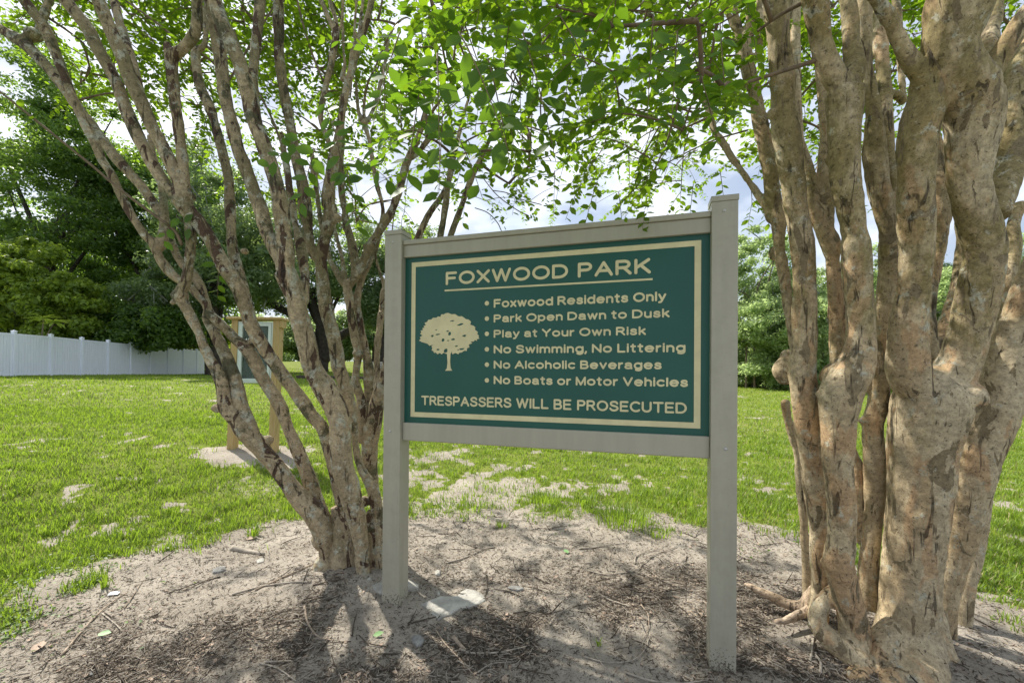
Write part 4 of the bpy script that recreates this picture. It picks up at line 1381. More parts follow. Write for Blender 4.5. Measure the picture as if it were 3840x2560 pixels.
# long arching shoots
SHOOTS = [([('M', [(2360, 820, 12), (2130, 890, 10), (1900, 1000, 8), (1730, 1110, 7), (1570, 1270, 5)])], 2.3, 2.6, 1), ([('M', [(2100, 740, 14), (1900, 680, 12), (1700, 705, 10), (1400, 850, 8), (1100, 985, 7), (860, 1045, 5)])], 2.7, 3.0, 1),
          ([('M', [(2290, 270, 16), (2150, 200, 12), (1950, 110, 10), (1700, 70, 8), (1400, 60, 6)])], 2.3, 2.0, 1), ([('M', [(2300, 350, 12), (2000, 370, 9), (1700, 420, 7), (1400, 520, 6), (1150, 640, 5)])], 2.3, 2.7, 1),
          ([('C1', [(1070, 1440, 20), (1020, 1350, 20), (900, 1260, 18), (700, 1110, 16), (560, 990, 16), (400, 860, 14), (200, 700, 14), (0, 540, 12), (-120, 450, 10)])], 2.75, 2.4, 0),
          ([('M', [(1360, 0, 10), (1150, 140, 9), (900, 330, 8), (640, 560, 6)])], 2.1, 2.4, 1), ([('M', [(2350, 50, 10), (2100, 200, 8), (1850, 330, 7), (1640, 430, 6)])], 2.0, 2.3, 1),
          ([('M', [(750, 1200, 5), (840, 1215, 5), (930, 1255, 5), (1060, 1290, 4)])], 3.2, 3.1, 0), ([('M', [(640, 1310, 5), (720, 1340, 5), (780, 1400, 5), (805, 1450, 4)])], 3.2, 3.1, 0),
          ([('M', [(690, 1120, 6), (780, 1230, 6), (900, 1320, 5), (980, 1360, 4)])], 3.2, 3.1, 0), ([('C1', [(1330, 500, 12), (1450, 300, 12), (1560, 120, 10), (1650, -30, 9)])], 2.9, 3.1, 0),
          ([('C1', [(1900, 480, 14), (1830, 300, 12), (1770, 100, 12), (1740, -40, 10)])], 2.9, 2.9, 0), ([('C1', [(1660, 860, 16), (1600, 700, 14), (1530, 560, 12)])], 3.1, 3.2, 0),
          ([('C1', [(1400, 260, 12), (1370, 180, 14), (1290, 90, 13), (1200, 0, 12)])], 2.8, 2.9, 0), ([('C1', [(760, 20, 12), (900, 120, 14), (1000, 200, 14), (1080, 260, 12)])], 2.9, 2.8, 0)]
for sp, da, db, ti in SHOOTS:
    s_ = Stem(sp, da, db)
    V_, F_ = tube(s_.p, s_.r * 1.0, 7)
    mk('branch', V_, F_, M_twig, (treeL, treeR)[ti], True)
    n = len(s_.p)
    for k in range(n // 3, n, 1):
        if rng.random() < .55 and ti == 1 or (ti == 0 and rng.random() < .3 and s_.p[k][2] > 2.2):
            for _ in range(2):
                LV[ti].append((s_.p[k], rng.normal(0, .6, 3) + np.array([0, 0, -.2]), UZ + rng.normal(0, .4, 3), rng.uniform(.04, .06)))
for (cx_, cy_) in ((860, 1258), (800, 1300), (935, 1250), (1090, 1280), (742, 1328), (1010, 1370), (820, 1388), (905, 1270)):
    ox, oy, k_ = CR['M']
    p_ = P(ox + cx_ * k_, oy + cy_ * k_, 3.1)
    for k in range(11):
        LV[0].append((p_ + rng.normal(0, .022, 3), rng.normal(0, .8, 3) + np.array([0, 0, -.1]), -_f * .6 + UZ + rng.normal(0, .4, 3), rng.uniform(.028, .042)))
for ti, tr in ((0, treeL), (1, treeR)):
    for tb in sorted(limbs[ti], key=lambda q_: -len(q_[0]))[:200]:
        pass
    if limbs[ti]:
        for tb in limbs[ti]:
            mk('branch', tb[0], tb[1], M_twig, tr, True)
    V_, F_ = join(twigs[ti])
    o = mk('twigs', V_, F_, M_twig, tr, True)
    o['kind'] = 'stuff'
    leaf_objects(LV[ti], tr)
    print('limbs', len(limbs[ti]))
#PART2
# ------------------------------------------------------------------ white vinyl fence
def at_px(px, Y):
    """plan position for a photo column at distance Y"""
    return (px - CX) / FPX * Y


FA = np.array([-20.8, 17.2])
FB = np.array([-23.62, 32.5])
fd = (FB - FA) / np.linalg.norm(FB - FA)
fn = np.array([fd[1], -fd[0]])       # towards the lawn
FPOS = []
for px in (51, 191, 311, 409, 493, 566, 630, 686, 737):
    k = (px - CX) / FPX
    # solve FA + t fd with X = k Y
    t = (k * FA[1] - FA[0]) / (fd[0] - k * fd[1])
    FPOS.append(t)
FPOS = np.array(FPOS)
sp = (FPOS[-1] - FPOS[0]) / 8
ts = [FPOS[0] + sp * k for k in range(-3, 9)]
tend = (((767 - CX) / FPX) * FA[1] - FA[0]) / (fd[0] - (767 - CX) / FPX * fd[1])
M_white = vinyl('white_fence', (.76, .80, .88))


def fp(t, off=0, z=0):
    p = FA + fd * t + fn * off
    return np.array([p[0], p[1], z])


def fz(t):
    p = fp(t)
    return float(ground_z(p[0], p[1], False))


f0 = fp(ts[4])
fence = empty('vinyl_fence', (f0[0], f0[1], fz(ts[4])), 'white vinyl privacy fence running along the far left edge of the lawn', 'fence')
FD3 = np.array([fd[0], fd[1], 0])
FN3 = np.array([fn[0], fn[1], 0])
for k, t in enumerate(ts):
    z0 = fz(t)
    q = Q()
    q.box(fp(t, -.0635, z0 - .3) - FD3 * .0635, FD3 * .127, FN3 * .127, UZ * (1.83 + .3 + .04))
    po = q.obj('post', M_white, fence, .004)
    q = Q()
    c = fp(t, 0, z0 + 1.872)
    q.box(c - FD3 * .072 - FN3 * .072, FD3 * .144, FN3 * .144, UZ * .03)
    a4 = [c + FD3 * sx * .072 + FN3 * sy * .072 + UZ * .03 for sx, sy in ((-1, -1), (1, -1), (1, 1), (-1, 1))]
    q.add(a4 + [c + UZ * .07], [(0, 1, 4), (1, 2, 4), (2, 3, 4), (3, 0, 4)])
    q.obj('post_cap', M_white, po if False else fence)
    t2 = ts[k + 1] if k + 1 < len(ts) else tend
    Lb = t2 - t - .127
    if Lb < .1:
        continue
    z1 = fz(t2)
    for nm, za, hh in (('top_rail', 1.70, .10), ('bottom_rail', .03, .12)):
        q = Q()
        q.box(fp(t + .0635, -.025, z0 + za), FD3 * Lb + UZ * (z1 - z0), FN3 * .05, UZ * hh)
        q.obj(nm, M_white, fence, .003)
    nb = 12 if Lb > 1.2 else 4
    wv = Lb / nb
    q = Q()
    q.box(fp(t + .0635, -.012, z0 + .10), FD3 * Lb + UZ * (z1 - z0), FN3 * .012, UZ * 1.62)
    bk = q.obj('backing', M_white, fence)
    for j_ in range(nb):
        q = Q()
        q.box(fp(t + .0635 + j_ * wv + .006, .001, z0 + .10 + (z1 - z0) * j_ / nb), FD3 * (wv - .012) + UZ * (z1 - z0) / nb, FN3 * .016, UZ * 1.62)
        q.obj('board', M_white, fence)
# dark wooden fence beyond it
M_darkwood = simple('weathered_wood', (.085, .065, .05), .9, .3, 5, stretch=(6, 6, .5))
p0 = np.array([at_px(770, 33.4), 33.4])
p1 = np.array([at_px(850, 39), 39.0])
wf = empty('wooden_fence', (p0[0], p0[1], float(ground_z(p0[0], p0[1], False))), 'short run of dark weathered board fence where the white fence ends', 'fence')
nb = 46
for k in range(nb):
    a = p0 + (p1 - p0) * k / nb
    b2 = p0 + (p1 - p0) * (k + .9) / nb
    z_ = float(ground_z(a[0], a[1], False))
    q = Q()
    q.box((a[0], a[1], z_ - .1), (b2[0] - a[0], b2[1] - a[1], 0), (.02, .01, 0), (0, 0, 1.75 + rng.uniform(-.03, .03)))
    q.obj('board', M_darkwood, wf)
for zr in (.4, 1.3):
    q = Q()
    z_ = float(ground_z(p0[0], p0[1], False))
    q.box((p0[0] - .05, p0[1], z_ + zr), (p1[0] - p0[0], p1[1] - p0[1], float(ground_z(p1[0], p1[1], False)) - z_), (-.05, 0, 0), (0, 0, .09))
    q.obj('rail', M_darkwood, wf)

# ------------------------------------------------------------------ notice case on wooden posts
M_pine, nt_, out_ = material('treated_pine')
b_ = pbsdf(nt_, out_, rough=.7, spec=.25)
tc_ = nt_.nodes.new('ShaderNodeTexCoord').outputs['Object']
gr_ = noise(nt_, tc_, 5, 6, .65, 1.5, (9, 9, .55))
cw = rampo(nt_, gr_, [(.3, (.30, .205, .085)), (.5, (.46, .335, .155)), (.7, (.53, .40, .21))])
kn = N(nt_, 'ShaderNodeTexVoronoi', ins={'Scale': 3.4})
nt_.links.new(tc_, kn.inputs['Vector'])
cw = mixc(nt_, rampo(nt_, kn.outputs['Distance'], [(.05, .85), (.09, 0)]), cw, (.14, .075, .03))
nt_.links.new(cw, b_.inputs['Base Color'])
bump(nt_, b_, gr_, .002)
M_wframe = simple('white_window_frame', (.60, .68, .66), .4, .05, 5)
mg, ntg, outg = material('case_glass')
bg_ = pbsdf(ntg, outg, color=(.6, .7, .65), rough=.03, spec=.6)
bg_.inputs['Transmission Weight'].default_value = .92
bg_.inputs['IOR'].default_value = 1.2
M_feltg = simple('dark_green_backing', (.010, .06, .038), .6, .3, 4)
M_wtext = simple('white_lettering', (.75, .77, .75), .5)
KY = 6.2


def KP(px, py, y=KY):
    return P(px, py, y)


kb, _ = KP(857, 1690), 0
kx0, kx1 = at_px(861, KY), at_px(1048, KY)
kz = float(ground_z((kx0 + kx1) / 2, KY, False))
kzt = P(900, 1198, KY)[2]
kiosk = empty('notice_case', ((kx0 + kx1) / 2, KY + .06, kz), 'small glass-fronted notice case on two pale wooden posts behind the left tree', 'notice board')
lean = 0.030
XX = np.array([1.0, .0, 0])
KU = np.array([math.cos(.04), math.sin(.04), 0])
KN = np.array([-math.sin(.04), math.cos(.04), 0])
KZ = np.array([lean, 0, 1.0])
ko = np.array([kx0 - .0, KY, kz])
kw = kx1 - kx0 - .045
pw = .089
ko = ko - KZ * 0 + np.array([-lean * 1.0 - .005, 0, 0])
H_ = kzt - kz
for s_ in (0, kw - pw):
    q = Q()
    q.box(ko + KU * s_ - KZ * .1, KU * pw, KN * .14, KZ * (H_ + .1))
    q.obj('post', M_pine, kiosk, .004)
q = Q()
c = [ko + KU * a + KN * b2 + KZ * (H_ + .001) for a, b2 in ((-.05, -.06), (kw + .05, -.06), (kw + .05, .20), (-.05, .20))]
top = [p_ + UZ * .036 for p_ in c]
q.add(c + top, [(0, 3, 2, 1), (4, 5, 6, 7), (0, 1, 5, 4), (1, 2, 6, 5), (2, 3, 7, 6), (3, 0, 4, 7)])
q.obj('roof_board', M_pine, kiosk, .008)
q = Q()
q.box(ko + KU * (kw + .001) + KN * .0 + KZ * (H_ - .11), KU * .03, KN * .16, KZ * .108)
q.obj('trim_board', M_pine, kiosk, .003)
wx0, wx1 = pw + .003, kw - pw - .003
wz1, wz0 = H_ - .025, H_ - .025 - .90
case = Q()
case.box(ko + KU * wx0 + KN * .055 + KZ * wz0, KU * (wx1 - wx0), KN * .06, KZ * (wz1 - wz0))
cs_ = case.obj('case_box', M_feltg, kiosk)
for rr_, t0_, t1_, nm in ((0, .022, .012, 'outer_frame'), (.024, .040, .004, 'door_frame')):
    x0_, x1_, z0_, z1_ = wx0 + rr_, wx1 - rr_, wz0 + rr_, wz1 - rr_
    q = Q()
    dep = .052 - t1_
    q.box(ko + KU * x0_ + KN * t1_ + KZ * z0_, KU * t0_, KN * dep, KZ * (z1_ - z0_))
    q.box(ko + KU * (x1_ - t0_) + KN * t1_ + KZ * z0_, KU * t0_, KN * dep, KZ * (z1_ - z0_))
    q.box(ko + KU * (x0_ + t0_) + KN * t1_ + KZ * z0_, KU * (x1_ - x0_ - 2 * t0_), KN * dep, KZ * t0_)
    q.box(ko + KU * (x0_ + t0_) + KN * t1_ + KZ * (z1_ - t0_), KU * (x1_ - x0_ - 2 * t0_), KN * dep, KZ * t0_)
    q.obj(nm, M_wframe, kiosk)
q = Q()
q.box(ko + KU * (wx0 + .065) + KN * .030 + KZ * (wz0 + .065), KU * (wx1 - wx0 - .13), KN * .004, KZ * (wz1 - wz0 - .13))
q.obj('pane', mg, kiosk)
for txt, gx, gz, hh in (('FOX', .085, .11, .034), ('P', .17, .185, .034), ('L', .42, .185, .034), ('4 0', .10, .255, .032), ('PAR', .10, .36, .032)):
    cu = bpy.data.curves.new('lettering', 'FONT')
    cu.body = txt
    cu.size = hh * 1.4
    cu.offset = .001
    to = bpy.data.objects.new('t', cu)
    COL.objects.link(to)
    bpy.context.view_layer.update()
    me = bpy.data.meshes.new_from_object(to.evaluated_get(bpy.context.evaluated_depsgraph_get()))
    bpy.data.objects.remove(to)
    co = np.empty(len(me.vertices) * 3)
    me.vertices.foreach_get('co', co)
    co = co.reshape(-1, 3)
    W_ = ko + KN * .029 + KU * (wx0 + gx) + KZ * (wz1 - gz - .02) + co[:, :1] * KU + co[:, 1:2] * KZ
    me.vertices.foreach_set('co', (W_ - np.array(kiosk.location)).ravel())
    me.materials.clear()
    me.materials.append(M_wtext)
    o = bpy.data.objects.new('lettering', me)
    COL.objects.link(o)
    o.parent = kiosk

# ------------------------------------------------------------------ background trees
M_oak = leaf_material('oak_leaf', (.042, .088, .028), (.125, .205, .058), (.32, .50, .05), .56, .4, .35)
M_oak_grey = leaf_material('grey_oak_leaf', (.075, .12, .06), (.16, .23, .11), (.34, .48, .12), .5, .42, .4)
M_bright = leaf_material('bright_leaf', (.08, .145, .025), (.24, .33, .05), (.46, .60, .05), .5, .4, .8)
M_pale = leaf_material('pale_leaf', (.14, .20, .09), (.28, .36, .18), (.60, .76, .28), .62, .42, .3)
M_trunk = simple('oak_bark', (.055, .045, .036), .95, .35, 4, .03)
M_trunk_pale = simple('pale_bark', (.16, .125, .09), .9, .25, 4, .02)
M_moss = simple('spanish_moss', (.20, .21, .17), .95, .2, 3)


def quads_cloud(cen, n_each, rad, size, flat=.55):
    """leaf-sized diamonds scattered in clumps"""
    nC = len(cen)
    c = np.repeat(cen, n_each, 0)
    r_ = np.repeat(rad, n_each)
    n = len(c)
    g = rng.normal(0, .5, (n, 3))
    g *= np.minimum(1, 1.15 / (np.linalg.norm(g, axis=1)[:, None] + 1e-6))
    pos = c + g * r_[:, None] * np.array([1, 1, flat])
    nrm = g * .8 + rng.normal(0, .6, (n, 3)) + np.array([0, 0, .7])
    d_ = rng.normal(0, 1, (n, 3))
    X_, Y_, Z_ = frames(np.cross(nrm, d_), nrm)
    s_ = size * rng.uniform(.6, 1.3, n)
    X_ = X_ * s_[:, None]
    Y_ = Y_ * s_[:, None] * .55
    bend = Z_ * s_[:, None] * .15
    V_ = np.stack([pos - X_, pos - Y_ + bend, pos + X_, pos + Y_ + bend], 1).reshape(-1, 3)
    F_ = np.arange(4 * n).reshape(-1, 4)
    return V_, F_


def big_tree(name, label, X, Y, height, crowns, mat, leaf, nleaf, trunk_r=.35, trunk_mat=None, limbs_n=7, group=None, lean=(0, 0), cat='tree', moss=0, clump=.9, flat=.55, base_z=None):
    z0 = float(ground_z(X, Y, False)) if base_z is None else base_z
    t_ = empty(name, (X, Y, z0), label, cat, group)
    base = np.array([X, Y, z0])
    ends, rad = [], []
    for (cx_, cy_, cz_, rx, ry, rz, nn) in crowns:
        g = rng.normal(0, 1, (nn, 3))
        g /= np.linalg.norm(g, axis=1)[:, None]
        rr = rng.uniform(.45, 1.0, nn) ** .6
        lump = 1 + .22 * np.sin(g[:, 0] * 5 + cx_) * np.cos(g[:, 2] * 6 + cz_)
        ends.append(base + np.array([cx_, cy_, cz_]) + g * (rr * lump)[:, None] * np.array([rx, ry, rz]))
        rad.append(rng.uniform(.6, 1.35, nn) * clump)
    cen = np.vstack(ends)
    rad = np.concatenate(rad)
    low = cen[:, 2] > z0 + .3
    cen, rad = cen[low], rad[low]
    V_, F_ = quads_cloud(cen, max(4, nleaf // len(cen)), rad, leaf, flat)
    cr = mk('crown', V_, F_, mat, t_)
    cr['kind'] = 'stuff'
    tm = trunk_mat or M_trunk
    top = base + np.array([lean[0], lean[1], height * .45])
    tr = catmull([base - UZ * .3, base + np.array([lean[0] * .3, lean[1] * .3, height * .15]) + rng.normal(0, .05, 3), top], 6)
    V_, F_ = tube(tr, np.linspace(trunk_r * 1.25, trunk_r * .7, len(tr)), 10)
    mk('trunk', V_, F_, tm, t_, True)
    sel = rng.permutation(len(cen))[:limbs_n]
    for k in sel:
        e = cen[k]
        st = tr[int(rng.integers(len(tr) // 2, len(tr)))]
        mid = (st + e) / 2 + rng.normal(0, .35, 3) + UZ * .4
        pts = catmull([st, st * .6 + mid * .4 + rng.normal(0, .12, 3), mid, e], 5)
        V_, F_ = tube(pts, np.linspace(trunk_r * .45, .03, len(pts)), 7)
        mk('limb', V_, F_, tm, t_, True)
    if moss:
        tb = []
        for k in range(moss):
            e = cen[rng.integers(len(cen))]
            Lm = rng.uniform(.5, 1.4)
            pts = np.array([e + rng.normal(0, .3, 3) - UZ * u * Lm + rng.normal(0, .03, 3) for u in np.linspace(0, 1, 5)])
            tb.append(tube(pts, np.array([.02, .05, .045, .03, .008]), 4))
        V_, F_ = join(tb)
        o = mk('hanging_moss', V_, F_, M_moss, t_)
        o['kind'] = 'stuff'
    return t_


def at(px, Y):
    return at_px(px, Y), Y


def hgt(py, Y):
    return P(CX, py, Y)[2]


# left: tall oaks behind the fence
x, y = at(150, 30)
big_tree('oak_tree', 'tall vine-draped oak at the far left with sky showing through its upper branches', x, y, 22,
         [(-3, 0, 19.5, 4.5, 4, 6.0, 70), (1, 0, 11, 5.0, 4, 5.0, 100), (-3, 0, 5, 4, 3, 3.5, 60), (2.5, 0, 17.5, 3.0, 2.5, 5, 60), (6.0, 3, 13, 4, 3, 5, 80)], M_oak, .13, 70000, .45, None, 12, None, (.5, 0), clump=.95)
x, y = at(560, 33)
big_tree('oak_tree', 'broad dark oak behind the middle of the white fence with a leaning trunk', x, y, 17,
         [(-2, 0, 12, 5.5, 4, 5.5, 110), (3.2, 0, 10.5, 4.5, 4, 5, 90), (0, -2, 5.2, 5.0, 2, 2.2, 60), (-4.5, 0, 15, 3, 3, 4, 40)], M_oak, .13, 70000, .5, None, 12, None, (2.6, 0), clump=.95)
x, y = at(800, 27)
big_tree('oak_tree', 'grey-green oak hung with moss, standing behind the notice case', x, y, 14,
         [(0, 0, 9.8, 3.8, 3, 4.2, 90), (2.4, 0, 6.8, 3.2, 3, 2.2, 60), (-2.0, 0, 5.4, 2.6, 3, 2.2, 40)], M_oak_grey, .11, 52000, .4, None, 8, None, (-.3, 0), moss=70, clump=.85)
x, y = at(1200, 36)
t_oak = big_tree('oak_tree', 'large spreading oak with thick dark limbs seen between the left tree stems', x, y, 15,
                 [(-4.5, 0, 7.5, 4.2, 3, 2.6, 80), (4.2, 0, 7.8, 4.6, 3, 2.8, 90), (0, 0, 11.2, 5.2, 4, 3.6, 90)], M_oak_grey, .13, 56000, .55, None, 14, None, (.3, 0), moss=60, clump=.95)
for pts in ([(1200, 1370, 66), (1165, 1260, 50), (1110, 1190, 40), (1020, 1140, 34), (900, 1090, 26)], [(1215, 1350, 54), (1250, 1280, 48), (1330, 1230, 34), (1400, 1190, 22)], [(1205, 1400, 60), (1215, 1280, 50), (1190, 1180, 40), (1150, 1080, 30)]):
    c = catmull(pts, 5)
    V_, F_ = tube([P(a, b2, 35.5) for a, b2, _ in c], c[:, 2] / 2 * 35.5 / FPX * .8, 8)
    mk('limb', V_, F_, M_trunk, t_oak, True)
x, y = at(1440, 34)
big_tree('oak_tree', 'oak whose dark crown shows just above the top rail at the left post', x, y, 13, [(0, 0, 7.6, 3.6, 3, 3.2, 80), (2.4, 0, 9.3, 2.6, 2.5, 2.2, 40), (1.0, 0, 4.8, 3.5, 2, 1.8, 50)], M_oak_grey, .11, 34000, .35, None, 7, None, moss=20)
x, y = at(60, 23.5)
big_tree('flowering_bush', 'bright yellow-green bushy tree leaning over the left end of the white fence', x, y, 7.5,
         [(0, 0, 4.6, 3.1, 1.8, 3.1, 120), (2.6, 0, 3.6, 2.0, 1.5, 1.9, 60), (-1.8, 0, 6.2, 2.2, 1.5, 1.6, 40)], M_bright, .12, 40000, .12, M_trunk, 8, None, clump=.5, cat='bush')
x, y = at(430, 25.5)
big_tree('understorey_tree', 'low mid-green tree filling the shade behind the fence between the two big oaks', x + .3, y, 7, [(0, 0, 3.0, 3.0, 1.5, 1.7, 80), (2.8, 0, 2.8, 2.2, 1.5, 1.4, 50)], M_oak, .11, 26000, .12, M_trunk, 8, None, clump=.6)
x, y = at(730, 37)
big_tree('understorey_tree', 'small yellow-green tree in the gap beyond the end of the white fence', x, y, 7, [(0, 0, 3.2, 3.6, 1.5, 2.2, 70)], M_bright, .12, 15000, .14, M_trunk, 8, None, clump=.7)
# far green screens beyond the slope
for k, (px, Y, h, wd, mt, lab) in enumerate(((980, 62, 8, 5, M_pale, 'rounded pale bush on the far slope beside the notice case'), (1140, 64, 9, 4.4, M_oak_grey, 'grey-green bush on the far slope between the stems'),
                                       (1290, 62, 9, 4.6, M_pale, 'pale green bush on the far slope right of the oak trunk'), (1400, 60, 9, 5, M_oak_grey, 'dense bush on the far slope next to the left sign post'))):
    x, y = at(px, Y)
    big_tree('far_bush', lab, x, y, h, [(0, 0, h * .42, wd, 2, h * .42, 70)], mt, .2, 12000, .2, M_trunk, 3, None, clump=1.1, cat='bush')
# right: oaks beyond the lawn
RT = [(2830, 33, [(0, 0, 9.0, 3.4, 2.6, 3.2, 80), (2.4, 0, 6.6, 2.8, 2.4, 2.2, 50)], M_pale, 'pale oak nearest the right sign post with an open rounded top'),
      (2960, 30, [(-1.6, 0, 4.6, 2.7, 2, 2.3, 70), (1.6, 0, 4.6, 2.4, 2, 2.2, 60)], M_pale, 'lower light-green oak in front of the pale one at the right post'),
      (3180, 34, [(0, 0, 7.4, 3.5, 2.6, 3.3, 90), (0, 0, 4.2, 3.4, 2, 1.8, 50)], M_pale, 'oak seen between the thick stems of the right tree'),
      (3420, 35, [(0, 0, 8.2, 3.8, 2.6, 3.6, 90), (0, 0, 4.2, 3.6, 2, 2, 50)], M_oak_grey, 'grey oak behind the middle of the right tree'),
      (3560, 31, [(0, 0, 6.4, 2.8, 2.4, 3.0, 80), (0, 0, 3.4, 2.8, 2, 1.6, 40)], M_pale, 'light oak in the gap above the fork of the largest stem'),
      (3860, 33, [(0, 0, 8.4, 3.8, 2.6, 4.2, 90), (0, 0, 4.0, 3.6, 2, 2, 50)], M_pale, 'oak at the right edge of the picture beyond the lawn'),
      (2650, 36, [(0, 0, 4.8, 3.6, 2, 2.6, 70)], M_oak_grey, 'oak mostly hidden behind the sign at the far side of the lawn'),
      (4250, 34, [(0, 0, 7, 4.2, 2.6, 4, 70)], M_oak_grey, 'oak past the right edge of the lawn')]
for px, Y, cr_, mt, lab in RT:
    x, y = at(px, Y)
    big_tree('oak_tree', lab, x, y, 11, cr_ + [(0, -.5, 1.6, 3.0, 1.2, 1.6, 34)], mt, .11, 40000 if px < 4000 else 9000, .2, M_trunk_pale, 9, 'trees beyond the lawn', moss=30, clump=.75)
for px, Y in ((2750, 31.5), (2797, 31), (2832, 31), (2868, 31.2)):
    x, y = at(px, Y)
    z_ = float(ground_z(x, y, False))
    lab = {2750: 'thin straight trunk beside the right post at the wood edge', 2797: 'slim pale trunk, first of three standing clear at the wood edge',
           2832: 'slim pale trunk in the middle of three at the wood edge', 2868: 'slightly thicker trunk, last of three at the wood edge'}[px]
    t_ = empty('thin_tree', (x, y, z_), lab, 'tree', 'thin trunks at the wood edge')
    pts = catmull([(x, y, z_ - .2), (x + rng.normal(0, .05), y, z_ + 1.2), (x + rng.normal(0, .12), y, z_ + 3.4)], 4)
    V_, F_ = tube(pts, np.linspace(.085, .05, len(pts)), 8)
    mk('trunk', V_, F_, M_trunk_pale, t_, True)
    cen = np.array([x, y, z_ + 3.8]) + rng.normal(0, .5, (9, 3))
    V_, F_ = quads_cloud(cen, 120, np.full(9, .5), .10)
    o = mk('crown', V_, F_, M_pale, t_)
    o['kind'] = 'stuff'


# thicket masses under and behind the trees
def thicket(name, label, pts, h, depth, mat, leaf, n, clump=.8):
    cen = []
    pts = np.array(pts, float)
    for k in range(n):
        u = rng.random() * (len(pts) - 1)
        i_ = int(u)
        p_ = pts[i_] * (1 - (u - i_)) + pts[i_ + 1] * (u - i_)
        x_, y_ = p_[0] + rng.normal(0, .3), p_[1] + rng.random() * depth
        hh = (p_[2] if len(p_) > 2 else h) * (.75 + .5 * vnoise(x_ * .35, y_ * .35, 91))
        cen.append((x_, y_, float(ground_z(x_, y_, False)) + rng.random() * hh))
    cen = np.array(cen)
    V_, F_ = quads_cloud(cen, 95, np.full(len(cen), clump), leaf, .8)
    o = mk(name, V_, F_, mat)
    return tag(o, label, kind='stuff')


M_under_shade = leaf_material('undergrowth', (.010, .022, .008), (.030, .055, .014), (.07, .12, .015), .3, .5, .4)  # near-black leaves: darkness under the canopy is put into the colour
thicket('undergrowth', 'undergrowth coloured dark as under-canopy shade behind the white fence', [(*at(-500, 24), 3.5), (*at(0, 27), 3.5), (*at(500, 36), 4), (*at(760, 42), 4)], 3, 4, M_under_shade, .12, 420, .8)
thicket('woodland', 'dense wood behind the left oaks', [(*at(-900, 34), 16), (*at(-200, 42), 16), (*at(400, 46), 15), (*at(800, 50), 12)], 10, 6, M_oak, .22, 800, 1.5)
thicket('undergrowth', 'undergrowth darkened to stand for tree shade along the far right edge of the lawn', [(*at(2500, 36), 3.2), (*at(3000, 34), 3.4), (*at(3500, 36), 3.4), (*at(4400, 36), 3.4)], 2, 3, M_under_shade, .12, 420, .7)
thicket('woodland', 'wood behind the trees on the right', [(*at(2400, 44), 4.5), (*at(3000, 43), 7), (*at(3500, 42), 8.5), (*at(4700, 42), 8)], 6, 6, M_oak_grey, .2, 460, 1.3)
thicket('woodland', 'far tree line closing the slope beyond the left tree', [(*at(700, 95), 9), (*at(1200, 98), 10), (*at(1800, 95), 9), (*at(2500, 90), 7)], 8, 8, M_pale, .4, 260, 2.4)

# leafy star-shaped plant leaning over the fence
x, y = at(205, 19.5)
z_ = float(ground_z(x, y, False))
pl = empty('star_leaf_plant', (x, y, z_), 'palm-like plant with long pointed leaves poking over the white fence', 'plant')
cpt = np.array([P(200, 1215, 19.3), P(140, 1230, 19.4)])
for k, c in enumerate((P(205, 1205, 19.2), P(165, 1190, 19.5))):
    st = catmull([np.array([x - 1.2, y + .3, z_]), np.array([x - .9, y + .2, z_ + 1.2]), c], 5)
    V_, F_ = tube(st, np.linspace(.04, .02, len(st)), 6)
    mk('stem', V_, F_, M_trunk_pale, pl, True)
    for j_ in range(20):
        a = j_ / 20 * 2 * math.pi + rng.normal(0, .1)
        el = rng.uniform(-.35, .6)
        d_ = np.array([math.cos(a) * math.cos(el), math.sin(a) * math.cos(el), math.sin(el)])
        Lf = rng.uniform(.45, .75)
        sd_ = np.cross(d_, UZ)
        sd_ /= np.linalg.norm(sd_)
        prof = [(0, .008), (.3, .045), (.6, .055), (.85, .03), (1, .002)]
        vv = []
        for u, w_ in prof:
            p_ = c + d_ * u * Lf - UZ * u * u * .22 * Lf
            vv += [p_ - sd_ * w_, p_ + UZ * -.012, p_ + sd_ * w_]
        ff = []
        for i_ in range(4):
            for s_ in (0, 1):
                b0 = i_ * 3 + s_
                ff.append((b0, b0 + 1, b0 + 4, b0 + 3))
        mk('leaf', np.array(vv), np.array(ff), M_bright, pl, True)

# ------------------------------------------------------------------ grass
M_grass = leaf_material('grass_blade', (.085, .145, .014), (.235, .34, .04), (.37, .54, .04), .42, .5, .7)
M_grass_dry = simple('dry_grass', (.30, .27, .13), .9, .2, 5)


